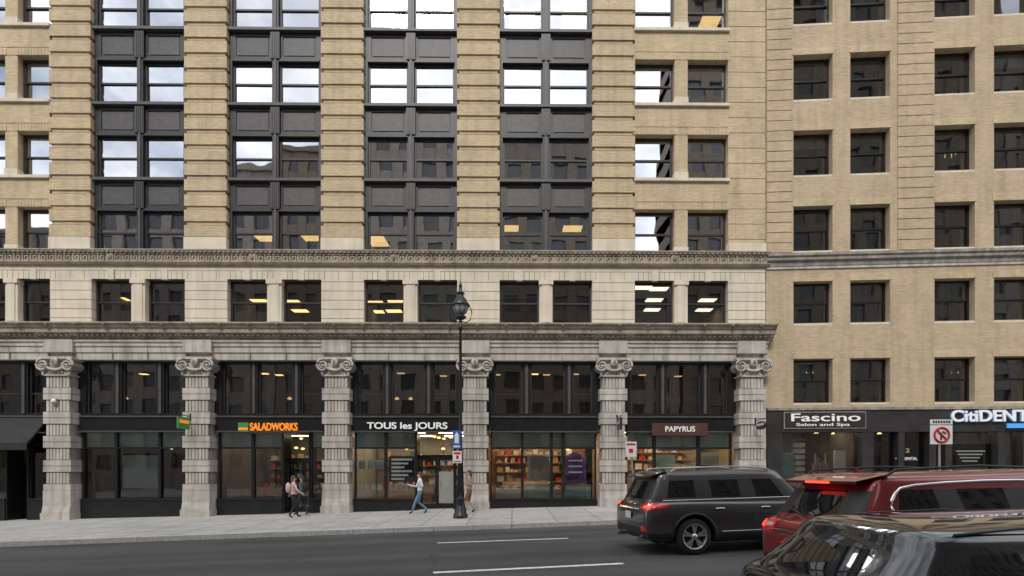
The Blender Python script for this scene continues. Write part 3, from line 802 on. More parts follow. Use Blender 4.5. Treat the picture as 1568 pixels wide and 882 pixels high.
def shopsign(px, py, yl, right=False, name='shop_sign'):
    p, a = fac(px, py, yl, right); return empty(name, p, (0, 0, a))
e = shopsign(412, 654.5, .0)
mb = MB(); mb.box(-1.32, -.88, -.05, .015, -.2, .2, 'green_sign'); mb.box(-1.30, -.90, -.055, -.05, -.12, -.02, 'letter_orange'); mb.box(-1.3, 1.25, -.01, .016, -.27, -.235, 'dark_metal_l'); mb.build('logo_panel', e)
text('SALADWORKS', 2.06, .34, 'letter_orange', e, (.22, -.03, 0), .06, .022)
e = shopsign(624, 652.5, .0)
mb = MB(); mb.box(-1.8, 1.8, 0, .018, -.26, -.235, 'dark_metal_l'); mb.build('rail', e)
text('TOUS les JOURS', 3.5, .38, 'letter_white', e, (0, -.03, 0), .06, .018)
e = shopsign(1040, 657.5, -.10)
mb = MB(); mb.box(-1.22, 1.22, 0, .11, -.27, .27, 'maroon_panel'); mb.build('panel', e)
text('PAPYRUS', 1.3, .24, 'letter_white', e, (0, -.012, 0), .02, .012)
e = shopsign(1260, 644, -.16, True)
hw = (ur(1322)-ur(1197))/2
mb = MB(); mb.box(-hw, hw, 0, .038, -.37, .37, 'grey_stone_d'); mb.box(-hw+.04, hw-.04, -.01, 0, -.33, .33, 'slate_panel'); mb.build('panel', e)
text('Fascino', hw*1.68, .34, 'letter_white', e, (0, -.02, .1), .03, .012); text('Salon and Spa', hw*1.3, .17, 'letter_white', e, (-.1, -.02, -.2), .03, .006)
e = shopsign(1512, 641, -.2, True)
cw = ur(1600)-ur(1450); cx = cw/2-(ur(1512)-ur(1450))
text('CitiDENTAL', cw, .5, 'letter_white', e, (cx, 0, .03), .08, .02)
text('CitiDENTAL', cw*1.005, .52, 'letter_blue', e, (cx, .05, .02), .06, .045)
mb = MB(); mb.box(ur(1535)-ur(1512), ur(1620)-ur(1512), -.03, .03, -.47, -.28, 'letter_cyan'); mb.build('strip', e)
e = shopsign(1391, 694, .05, True); text('32', .35, .18, 'letter_gold', e, (-.1, 0, .1), .02); text('CITIDENTAL', .9, .13, 'letter_white', e, (-.05, 0, -.25), .02)
def blade(px, py, w, h, m1, m2, oval=False):
    p, a = fac(px, py, -.39); e = empty('blade_sign', p, (0, 0, a)); mb = MB()
    mb.tube([(0, .1, h/2+.08), (0, -w-.15, h/2+.08)], .02, 'black_metal', 6); mb.box(-.03, .03, .0, .12, h/2-.1, h/2+.2, 'black_metal')
    for q in (-.25*w, -.9*w): mb.box(-.008, .008, q-.01, q+.01, h/2, h/2+.08, 'black_metal')
    if oval:
        n = 24; ring = [(math.cos(2*math.pi*i/n)*w/2-w/2-.08, math.sin(2*math.pi*i/n)*h/2) for i in range(n)]
    else: ring = [(-w-.08,-h/2),(-.08,-h/2),(-.08,h/2),(-w-.08,h/2)]
    n = len(ring)
    mb.add([(-.035,y,z) for y,z in ring]+[(.035,y,z) for y,z in ring], [tuple(range(n)), tuple(range(n,2*n))]+[(i,(i+1)%n,n+(i+1)%n,n+i) for i in range(n)], m1)
    for sx in (-.04, .04):
        mb.box(min(sx, sx*.9), max(sx, sx*.9), -w*.9-.08, -w*.1-.08, -h*.02, h*.25, m2)
    mb.build('bracket_and_panel', e)
blade(300, 651, .75, .5, 'green_sign', 'letter_orange'); blade(942, 652, .7, .5, 'black_panel', 'blind'); blade(1150, 654, .8, .36, 'black_panel', 'blind_w', True)
e = shopsign(97, 617, -.47, name='wall_lamp'); mb = MB(); mb.sphere((0,0,0), (.1,.09,.09), 'white_paint'); mb.box(-.12,.12,.0,.09,-.1,.1,'grey_stone_d'); mb.build('housing', e)
p, a = fac(-5, 640, 0); e = empty('awning', p, (0, 0, a)); mb = MB()
x0, x1 = um(-84)-um(-5), um(74)-um(-5)
mb.prof([(.0, 0), (-1.0, -1.15), (-1.0, -1.45), (-.97, -1.45), (-.97, -1.2), (.0, -.06)], x0, x1, 'cl_black')
for k in range(6):
    xx = x0+(x1-x0)*k/5; mb.tube([(xx, .0, -.06), (xx, -.98, -1.2), (xx, 0, -1.2)], .015, 'black_metal', 6)
mb.build('canopy', e)

# street lamp
lx, ly = -1.9, 18.55; lz = walkz(lx, ly)
e = empty('street_lamp', (lx, ly, lz)); mb = MB()
mb.lathe([(.27,0),(.27,.12),(.22,.16),(.22,.34),(.17,.40),(.14,.62),(.16,.66),(.16,.72),(.10,.80),(.085,1.1),(.10,1.13),(.085,1.16),(.07,2.4),(.085,2.44),(.068,2.48),(.05,6.9),(.08,6.95),(.10,7.02),(.06,7.10),(.05,7.3)], (0,0,0), 'black_metal', 20)
for i in range(10):
    a = 2*math.pi*i/10; mb.tube([(.145*math.cos(a), .145*math.sin(a), .4), (.07*math.cos(a), .07*math.sin(a), 2.4)], .012, 'black_metal', 5)
mb.lathe([(.05,7.3),(.16,7.34),(.22,7.42),(.10,7.46),(.12,7.50)], (0,0,0), 'black_metal', 18)
mb.lathe([(.12,7.50),(.22,7.58),(.27,7.72),(.27,7.84)], (0,0,0), 'lantern_glass', 18)
mb.lathe([(.34,7.82),(.34,7.87),(.27,7.95),(.20,8.08),(.12,8.15),(.12,8.25),(.16,8.28),(.07,8.36),(.05,8.5),(.07,8.55),(.02,8.68),(.01,8.8)], (0,0,0), 'black_metal', 18)
for i in range(8):
    a = 2*math.pi*i/8; c, s_ = math.cos(a), math.sin(a)
    mb.tube([(.12*c,.12*s_,7.5),(.225*c,.225*s_,7.58),(.28*c,.28*s_,7.72),(.28*c,.28*s_,7.84)], .014, 'black_metal', 5)
mb.tube([(-.32,0,7.84),(-.42,0,7.6),(-.36,0,7.3),(-.2,0,7.2),(-.05,0,7.25)], .02, 'black_metal', 6); mb.tube([(.32,0,7.84),(.42,0,7.6),(.36,0,7.3),(.2,0,7.2),(.05,0,7.25)], .02, 'black_metal', 6)
mb.build('post_and_lantern', e)
e = empty('parking_sign', (lx-.1, ly-.1, lz)); mb = MB()
mb.box(-.17,.12,-.03,-.01,2.55,3.22,'blue_sign'); mb.box(-.10,.05,-.036,-.031,2.75,3.05,'white_paint'); mb.box(-.14,.09,-.036,-.031,2.6,2.66,'white_paint')
mb.add([(-.12,-.037,3.02),(.07,-.037,3.02),(-.025,-.037,3.17)], [(0,1,2)], 'white_paint')
mb.box(-.17,.16,-.03,-.01,2.02,2.46,'white_paint'); mb.box(-.13,.12,-.036,-.031,2.34,2.42,'red'); mb.box(-.13,.12,-.036,-.031,2.06,2.10,'red'); mb.box(-.05,.05,-.036,-.031,2.17,2.3,'red')
mb.box(-.05,.05,-.01,.05,2.2,2.24,'steel'); mb.box(-.05,.05,-.01,.05,2.8,2.84,'steel')
mb.build('plates', e)
e = empty('parking_sign', (4.15, 17.2, walkz(4.1,17.2))); mb = MB()
mb.tube([(.12,0,-.1),(-.12,0,2.65)], .03, 'steel', 8)
mb.box(-.28,.10,-.05,-.035,2.1,2.62,'white_paint'); mb.box(-.24,.06,-.056,-.051,2.5,2.56,'red'); mb.box(-.16,-.02,-.056,-.051,2.24,2.38,'red')
mb.build('pole_and_plate', e)
e = empty('traffic_sign', (14.75, 17.3, walkz(14.75,17.3))); mb = MB()
mb.tube([(-.03,.02,-.1),(-.03,.02,3.1)], .035, 'steel', 8)
zz = CZ+(HY-666)/F*17.3-walkz(14.75,17.3)
mb.box(-.38,.38,-.03,-.012,zz-.32,zz+.33,'white_paint'); mb.box(-.38,.38,-.03,-.012,zz+.36,zz+.53,'white_paint')
for i in range(7): mb.box(-.3+i*.09,-.24+i*.09,-.034,-.031,zz+.4,zz+.49,'black_metal')
ring = [(.25*math.cos(2*math.pi*i/28), -.04, zz+.25*math.sin(2*math.pi*i/28)) for i in range(28)]
mb.tube(ring, .035, 'red', 6, True); mb.tube([(-.17,-.045,zz+.17),(.17,-.045,zz-.17)], .03, 'red', 6)
mb.tube([(-.02,-.035,zz-.17),(-.02,-.035,zz+.04),(.05,-.035,zz+.11),(.14,-.035,zz+.04)], .028, 'black_metal', 6)
mb.build('pole_and_plates', e)

# =================================================================== VEHICLES
def ev_mesh(ob):
    dg = bpy.context.evaluated_depsgraph_get(); return bpy.data.meshes.new_from_object(ob.evaluated_get(dg))
def wheel(e, x, y, r, w, side, name):
    mb = MB(); s_ = side
    prof = [(r*.68, -w/2), (r*.9, -w/2), (r*.98, -w/2+.03), (r, -w/2+.06), (r, w/2-.06), (r*.98, w/2-.03), (r*.9, w/2), (r*.68, w/2)]
    mb.lathe(prof, (0,0,0), 'tire', 36, 'y', cap=False)
    mb.lathe([(r*.71, s_*(w/2+.002)), (r*.66, s_*(w/2+.004)), (r*.63, s_*(w/2-.02)), (r*.62, s_*(w/2-.09))], (0,0,0), 'rim', 32, 'y', cap=False)
    mb.lathe([(r*.66, s_*(w/2-.085)), (r*.05, s_*(w/2-.085))], (0,0,0), 'rim_dark', 24, 'y', cap=False)
    for k in range(5):
        for dl in (-.16, .16):
            a0 = 2*math.pi*k/5+.3; a1 = a0+dl
            p0 = Vector((r*.10*math.cos(a0), s_*(w/2-.015), r*.10*math.sin(a0))); p1 = Vector((r*.65*math.cos(a1), s_*(w/2-.005), r*.65*math.sin(a1)))
            n = Vector((-math.sin(a1), 0, math.cos(a1)))*.018; dy = Vector((0, -s_*.05, 0))
            vs = [p0-n, p0+n, p1+n*1.3, p1-n*1.3]; vs += [v+dy for v in vs]
            mb.add(vs, [(0,1,2,3),(4,7,6,5),(0,4,5,1),(1,5,6,2),(2,6,7,3),(3,7,4,0)], 'rim')
    mb.lathe([(r*.17, s_*(w/2-.05)), (r*.16, s_*(w/2+.0)), (r*.02, s_*(w/2+.005))], (0,0,0), 'rim', 16, 'y')
    o = mb.build(name, e); o.location = (x, y, r)
def car(name, L, W, H, paint, loc, yaw, st, gc, glassflags, wb, wr, tint='car_glass', belt=.03, gw=(.90,.885,.73,.69,.52), rear_y=.80, slope=.024, rear_bulge=.07, suv=True):
    e = empty(name, loc, (0, -slope, yaw))
    hw = W/2
    vs = []; fs = []; n = 0
    for (x, w, zb_, zs, zc) in st:
        w *= hw
        half = [(.0,zb_),(w*.80,zb_),(w*.95,zb_+.05),(w*.985,zb_+(zs-zb_)*.30),(w*1.0,zb_+(zs-zb_)*.62),(w*.985,zs-.10),(w*.95,zs-.015),(w*.84,zs+.01),(w*.45,zc),(0,zc+.008)]
        ring = [(x,-y,z) for y,z in half] + [(x,y,z) for y,z in reversed(half[1:-1])]
        n = len(ring); vs += ring
    for i in range(len(st)-1):
        for j in range(n): fs.append((i*n+j,(i+1)*n+j,(i+1)*n+(j+1)%n,i*n+(j+1)%n))
    fs.append(tuple(range(n))); fs.append(tuple(range((len(st)-1)*n, len(st)*n))[::-1])
    mb = MB(); mb.add(vs, fs, paint, True); body = mb.build('body', e)
    body.data.materials.append(MATS['car_trim'])
    md = body.modifiers.new('s', 'SUBSURF'); md.levels = 2; md.render_levels = 2
    body.parent = None; bpy.context.view_layer.update()
    me = ev_mesh(body); body.modifiers.clear(); body.data = me
    cuts = []
    for wx in (wb[0], wb[1]):
        cb = MB(); cb.lathe([(wr+.065, -hw-.2), (wr+.065, hw+.2)], (wx, 0, wr), 'car_trim', 40, 'y', False)
        co = cb.build('cut'); bm = bmesh.new(); bm.from_mesh(co.data); bmesh.ops.remove_doubles(bm, verts=bm.verts, dist=1e-5); bmesh.ops.recalc_face_normals(bm, faces=bm.faces); bm.to_mesh(co.data); bm.free()
        co.data.materials.clear(); co.data.materials.append(MATS[paint]); co.data.materials.append(MATS['car_trim'])
        for p_ in co.data.polygons: p_.material_index = 1
        bo = body.modifiers.new('b', 'BOOLEAN'); bo.object = co; bo.operation = 'DIFFERENCE'; bo.solver = 'EXACT'; cuts.append(co)
    bpy.context.view_layer.update()
    me = ev_mesh(body); body.modifiers.clear(); body.data = me
    for co in cuts: bpy.data.objects.remove(co)
    for p_ in me.polygons: p_.use_smooth = p_.material_index == 0
    try: me.set_sharp_from_angle(angle=.6)
    except Exception: pass
    body.parent = e
    mb = MB(); mb.box(wb[0]-.5, wb[1]+.5, -hw*.62, hw*.62, .2, .6, 'car_trim'); mb.build('chassis', e)
    def shoulder(x):
        for a, b_ in zip(st[:-1], st[1:]):
            if a[0] <= x <= b_[0]: return a[3]+(b_[3]-a[3])*(x-a[0])/(b_[0]-a[0])
        return st[0][3]
    ncol = len(gc)
    def gz(l, x):
        sb = shoulder(x); return [sb-.12, sb+belt, H-.155, H-.045, H-.008][l]
    lv = [0.0, .12, .9, 1.0, 1.06]
    V = {}; vs = []
    def addv(k, p): V[k] = len(vs); vs.append(p)
    for l in range(5):
        for j, (xb, xt) in enumerate(gc):
            f_ = lv[l]; x = xb+(xt-xb)*min(f_, 1.0)
            if l == 4: x = x+(.10 if j == 0 else (-.08 if j == ncol-1 else 0))
            taper = 1-.05*max(0, (abs(x)-1.0)/1.0)**2 - (.035 if j in (0,ncol-1) else 0)
            ww = gw[l]*hw*taper
            for sd in (-1, 1): addv((l,'s',sd,j), (x, sd*ww, gz(l, xb)))
        for end, j in (('r',0),('f',ncol-1)):
            for sd in (-1, 1):
                p = vs[V[(l,'s',sd,j)]]
                addv((l,end,sd), (p[0]+(-rear_bulge if end == 'r' else .16), p[1]*rear_y, p[2]))
    for j in range(1, ncol-1):
        for sd in (-1, 1):
            p = vs[V[(4,'s',sd,j)]]; addv(('c',sd,j), (p[0], p[1]*rear_y*.8, H+.004))
    fs = []; ms = []
    for l in range(4):
        for sd in (-1, 1):
            for j in range(ncol-1):
                q = [V[(l,'s',sd,j)],V[(l,'s',sd,j+1)],V[(l+1,'s',sd,j+1)],V[(l+1,'s',sd,j)]]
                fs.append(q if sd < 0 else q[::-1])
                ms.append((glassflags[j] if l == 1 else paint))
            for end, j in (('r',0),('f',ncol-1)):
                q = [V[(l,'s',sd,j)],V[(l,end,sd)],V[(l+1,end,sd)],V[(l+1,'s',sd,j)]]
                fs.append(q); ms.append('car_trim' if (l == 1 and end == 'r' and suv) else paint)
        for end in ('r','f'):
            q = [V[(l,end,-1)],V[(l,end,1)],V[(l+1,end,1)],V[(l+1,end,-1)]]
            fs.append(q); ms.append(tint if l == 1 else paint)
    def cap(sd, j):
        if j == 0: return V[(4,'r',sd)]
        if j == ncol-1: return V[(4,'f',sd)]
        return V[('c',sd,j)]
    for j in range(ncol-1):
        for sd in (-1, 1): fs.append([V[(4,'s',sd,j)],V[(4,'s',sd,j+1)],cap(sd,j+1),cap(sd,j)]); ms.append(paint)
        fs.append([cap(-1,j),cap(-1,j+1),cap(1,j+1),cap(1,j)]); ms.append(paint)
    mb = MB()
    mb.v = vs; mb.f = fs; mb.m = ms; mb.sm = [True]*len(fs)
    gh = mb.build('cabin', None)
    md = gh.modifiers.new('s', 'SUBSURF'); md.levels = 2; md.render_levels = 2
    bpy.context.view_layer.update(); me = ev_mesh(gh); gh.modifiers.clear(); gh.data = me; gh.parent = e
    allv = []; allf = []
    for o in (body, gh):
        off = len(allv); allv += [v.co.copy() for v in o.data.vertices]; allf += [[i+off for i in p.vertices] for p in o.data.polygons]
    bvh = BVHTree.FromPolygons(allv, allf)
    det = MB()
    def hit(side, a, z):
        if side == 'R': o, d = Vector((a, -3, z)), Vector((0, 1, 0))
        elif side == 'L': o, d = Vector((a, 3, z)), Vector((0, -1, 0))
        elif side == 'B': o, d = Vector((-5, a, z)), Vector((1, 0, 0))
        else: o, d = Vector((5, a, z)), Vector((-1, 0, 0))
        h, nn, _, _ = bvh.ray_cast(o, d)
        return h, d
    def patch(side, c, mat, off=.006, n=8, m_=4):
        V2 = []; good = {}; k = 0
        for i in range(n+1):
            for j in range(m_+1):
                s_, t_ = i/n, j/m_
                a = (c[0][0]*(1-s_)+c[1][0]*s_)*(1-t_)+(c[3][0]*(1-s_)+c[2][0]*s_)*t_
                z = (c[0][1]*(1-s_)+c[1][1]*s_)*(1-t_)+(c[3][1]*(1-s_)+c[2][1]*s_)*t_
                h, d = hit(side, a, z)
                if h is not None: good[k] = len(V2); V2.append(h-d*off)
                k += 1
        F2 = []
        for i in range(n):
            for j in range(m_):
                q = [i*(m_+1)+j,(i+1)*(m_+1)+j,(i+1)*(m_+1)+j+1,i*(m_+1)+j+1]
                if all(kk in good for kk in q): F2.append([good[kk] for kk in q])
        if F2: det.add(V2, F2, mat, True)
    def curve(side, pts, r, mat, off=.0):
        P_ = []
        for (a, z) in pts:
            h, d = hit(side, a, z)
            if h is not None: P_.append(h-d*off)
        if len(P_) > 1: det.tube(P_, r, mat, 6)
    def seam(side, a0, z0, a1, z1): curve(side, [(a0+(a1-a0)*i/10, z0+(z1-z0)*i/10) for i in range(11)], .0045, 'car_trim')
    for k, (wx, wy) in enumerate([(wb[0],-1),(wb[1],-1),(wb[0],1),(wb[1],1)]): wheel(e, wx, wy*(hw-.135), wr, .24, wy, 'wheel_%d' % (k+1))
    return e, det, patch, curve, seam, hw, hit
def finish(e, det): det.build('lights_and_trim', e)
def arches(curve, wb, wr, hw, mat='car_trim'):
    for side in ('R','L'):
        for wx in wb:
            pts = [(wx+(wr+.09)*math.cos(t), wr+(wr+.09)*math.sin(t)) for t in [math.pi*(-.08+1.16*i/24) for i in range(25)]]
            curve(side, pts, .028, mat)
def fin(det, x, z, mat, h=.06, l=.16):
    v = []
    for (dx, dz, hwid) in ((-l/2,0,.025),(l/2,0,.012),(-l/2-.01,h,.006)):
        v += [(x+dx,-hwid,z+dz),(x+dx,hwid,z+dz)]
    det.add(v, [(0,2,3,1),(0,4,2),(1,3,5),(0,1,5,4),(2,4,5,3)], mat)
G = 'car_glass'; T = 'car_trim'
# grey suv
st = [(-2.42,.82,.44,.86,.87),(-2.40,.90,.34,.96,.97),(-2.28,.965,.27,1.07,1.08),(-1.9,.99,.25,1.10,1.11),(-1.2,1,.24,1.09,1.10),(-.3,1,.24,1.06,1.07),(.7,.995,.24,1.04,1.06),(1.15,.99,.24,1.02,1.10),(1.7,.975,.25,.99,1.06),(2.1,.93,.27,.93,.99),(2.35,.82,.32,.82,.86),(2.42,.70,.42,.68,.70)]
gc = [(-2.30,-1.98),(-2.06,-1.86),(-1.16,-1.20),(-1.06,-1.11),(-.16,-.18),(-.06,-.09),(.88,.40),(1.25,.62)]
gfl = ['car_grey',G,T,G,T,G,T]
x, y = 4.98, 11.35
e, det, patch, curve, seam, hw, hit = car('suv', 4.85, 1.93, 1.73, 'car_grey', (x, y, roadz(x, y)+.01), .14, st, gc, gfl, (-1.40, 1.39), .375)
arches(curve, (-1.40,1.39), .375, hw)
for sd, s_ in (('R',-1),('L',1)):
    patch(sd, [(-1.0,.28),(1.0,.28),(1.0,.42),(-1.0,.42)], T, .008, 12, 3)
    patch(sd, [(-2.36,.28),(-1.86,.28),(-1.84,.45),(-2.36,.45)], T, .01, 8, 3)
    patch(sd, [(-2.40,.93),(-1.98,.99),(-1.92,1.06),(-2.36,1.10)], 'tail_red', .012, 10, 4)
    for q in (-1.10,-.10,.95): seam(sd, q, .42, q-.02, 1.05)
    seam(sd, -1.1, .42, .95, .42)
    for q in (-.95, .06): curve(sd, [(q,.93),(q+.1,.935),(q+.2,.93)], .016, 'chrome', .02)
    curve(sd, [(-2.0+i*.29, 1.115) for i in range(11)], .010, 'chrome', .004)
    curve(sd, [(-1.0+i*.2, .46) for i in range(11)], .009, 'chrome', .004)
    det.tube([(-1.75,s_*.66,1.70),(-1.65,s_*.665,1.765),(-.5,s_*.68,1.785),(.35,s_*.66,1.74),(.45,s_*.655,1.69)], .018, 'steel', 6)
    det.sphere((.92, s_*1.06, 1.10), (.10,.12,.085), 'car_grey')
    patch('B', [(s_*.94,.92),(s_*.56,.96),(s_*.58,1.07),(s_*.90,1.08)], 'tail_red', .014, 8, 4)
    patch('B', [(s_*.90,.97),(s_*.70,.98),(s_*.70,1.02),(s_*.88,1.03)], 'tail_lit', .02, 5, 2)
    patch('B', [(s_*.85,.50),(s_*.66,.50),(s_*.66,.60),(s_*.85,.60)], 'tail_red', .02, 4, 2)
    det.tube([(-2.50,s_*.55,.33),(-2.3,s_*.55,.33)], .05, 'chrome', 12)
patch('B', [(-.85,.34),(.85,.34),(.88,.55),(-.88,.55)], T, .012, 16, 4)
patch('B', [(-.56,.93),(.56,.93),(.56,.96),(-.56,.96)], 'chrome', .02, 10, 1)
patch('B', [(-.16,.72),(.16,.72),(.16,.87),(-.16,.87)], 'plate', .03, 4, 2)
seam('B', -.8, .64, .8, .64)
det.add([(-2.20,-.62,1.62),(-2.20,.62,1.62),(-1.80,.66,1.725),(-1.80,-.66,1.725),(-2.18,-.62,1.595),(-2.18,.62,1.595)], [(0,1,2,3),(0,4,5,1)], 'car_grey')
det.box(-2.16,-2.13,-.15,.15,1.585,1.605,'tail_red')
det.tube([(-2.36,0,1.16),(-2.30,.3,1.22)], .012, T, 6)
fin(det, -1.6, 1.725, 'car_grey')
finish(e, det)
# red suv
st = [(-2.33,.80,.46,.86,.87),(-2.31,.89,.36,.97,.98),(-2.20,.955,.28,1.07,1.08),(-1.8,.985,.26,1.09,1.10),(-1.2,1,.25,1.07,1.08),(-.3,1,.24,1.03,1.04),(.7,.995,.24,1.0,1.02),(1.1,.99,.24,.98,1.06),(1.65,.97,.25,.95,1.02),(2.05,.92,.27,.89,.95),(2.28,.8,.32,.78,.82),(2.34,.68,.42,.64,.66)]
gc = [(-2.22,-1.82),(-1.78,-1.62),(-1.02,-1.12),(-.94,-1.04),(-.10,-.12),(-.0,-.03),(.92,.42),(1.25,.62)]
gfl = ['car_red',G,T,G,T,G,T]
x, y = 6.02, 6.72
e, det, patch, curve, seam, hw, hit = car('suv', 4.70, 1.92, 1.67, 'car_red', (x, y, roadz(x, y)+.01), .12, st, gc, gfl, (-1.36, 1.36), .37)
arches(curve, (-1.36,1.36), .37, hw)
for sd, s_ in (('R',-1),('L',1)):
    patch(sd, [(-1.0,.27),(1.0,.27),(1.0,.40),(-1.0,.40)], T, .008, 12, 3)
    patch(sd, [(-2.30,.84),(-1.94,.94),(-1.88,1.02),(-2.26,1.06)], 'tail_red', .012, 10, 4)
    for q in (-.98,-.04,.95): seam(sd, q, .42, q-.02, 1.02)
    for q in (-.84, .1): curve(sd, [(q,.90),(q+.1,.905),(q+.2,.90)], .016, 'chrome', .02)
    curve(sd, [(.8,1.06),(.3,1.075),(-.3,1.085),(-.9,1.105),(-1.3,1.125),(-1.6,1.15),(-1.74,1.20),(-1.76,1.27),(-1.72,1.35),(-1.66,1.43),(-1.58,1.485),(-1.4,1.515),(-1.0,1.535),(-.5,1.545),(0,1.54),(.3,1.525)], .019, 'chrome', .006)
    det.tube([(-1.72,s_*.66,1.63),(-1.6,s_*.665,1.70),(-.5,s_*.68,1.725),(.35,s_*.66,1.68),(.45,s_*.655,1.63)], .016, T, 6)
    det.sphere((.92, s_*1.05, 1.07), (.10,.12,.085), 'car_red')
    patch('B', [(s_*.93,.84),(s_*.50,.90),(s_*.52,1.03),(s_*.88,1.06)], 'tail_red', .014, 8, 4)
    patch('B', [(s_*.90,.92),(s_*.74,.93),(s_*.74,1.0),(s_*.87,1.02)], 'tail_lit', .02, 5, 2)
    patch('B', [(s_*.70,.94),(s_*.55,.95),(s_*.55,.99),(s_*.70,1.0)], 'tail_clear', .02, 5, 2)
patch('B', [(-.85,.36),(.85,.36),(.88,.55),(-.88,.55)], T, .012, 16, 4)
patch('B', [(-.16,.70),(.16,.70),(.16,.85),(-.16,.85)], 'plate', .03, 4, 2)
patch('B', [(-.5,.90),(.5,.90),(.5,.93),(-.5,.93)], 'chrome', .02, 10, 1)
det.add([(-2.08,-.62,1.575),(-2.08,.62,1.575),(-1.62,.66,1.665),(-1.62,-.66,1.665),(-2.06,-.62,1.54),(-2.06,.62,1.54)], [(0,1,2,3),(0,4,5,1)], 'car_red')
det.box(-2.09,-2.055,-.2,.2,1.545,1.57,'tail_lit')
fin(det, -1.45, 1.665, 'car_red')
det.tube([(-2.28,.0,1.13),(-2.2,.35,1.2)], .012, T, 6)
finish(e, det)
# black near car
st = [(-2.18,.80,.42,.82,.83),(-2.15,.90,.32,.92,.93),(-2.02,.955,.24,.99,1.0),(-1.7,.985,.22,1.01,1.02),(-1.1,1,.2,1.0,1.01),(-.3,1,.2,.97,.98),(.6,.995,.2,.94,.96),(1.05,.99,.2,.92,.99),(1.6,.96,.22,.87,.94),(1.95,.9,.25,.80,.86),(2.15,.78,.3,.70,.74),(2.2,.66,.4,.58,.6)]
gc = [(-2.08,-1.66),(-1.66,-1.46),(-1.06,-1.10),(-.98,-1.04),(-.12,-.16),(-.02,-.06),(.95,.30),(1.25,.5)]
gfl = ['car_black',G,T,G,T,G,T]
x, y = 4.28, 3.95
e, det, patch, curve, seam, hw, hit = car('car', 4.40, 1.82, 1.40, 'car_black', (x, y, roadz(x, y)+.0), .10, st, gc, gfl, (-1.30, 1.30), .33, gw=(.90,.88,.74,.69,.5), rear_bulge=.10, suv=False)
for sd, s_ in (('R',-1),('L',1)):
    patch(sd, [(-2.12,.62),(-1.90,.66),(-1.88,.74),(-2.12,.76)], 'tail_red', .012, 10, 4)
    for q in (-.98,-.04,.95): seam(sd, q, .3, q-.02, .95)
    for q in (-.84, .1): curve(sd, [(q,.84),(q+.1,.845),(q+.2,.84)], .016, 'car_black', .02)
    curve(sd, [(.8,1.0),(0,1.02),(-.8,1.03),(-1.4,1.06),(-1.55,1.1)], .009, 'chrome', .004)
    det.sphere((.92, s_*1.0, 1.0), (.10,.11,.08), 'car_black')
    patch('B', [(s_*.84,.60),(s_*.50,.62),(s_*.52,.75),(s_*.82,.76)], 'tail_red', .014, 8, 4)
    det.tube([(-1.50,s_*.60,1.345),(-1.0,s_*.615,1.375),(-.3,s_*.61,1.38),(.2,s_*.59,1.345)], .010, T, 6)
patch('B', [(-.16,.50),(.16,.50),(.16,.64),(-.16,.64)], 'plate', .03, 4, 2)
finish(e, det)

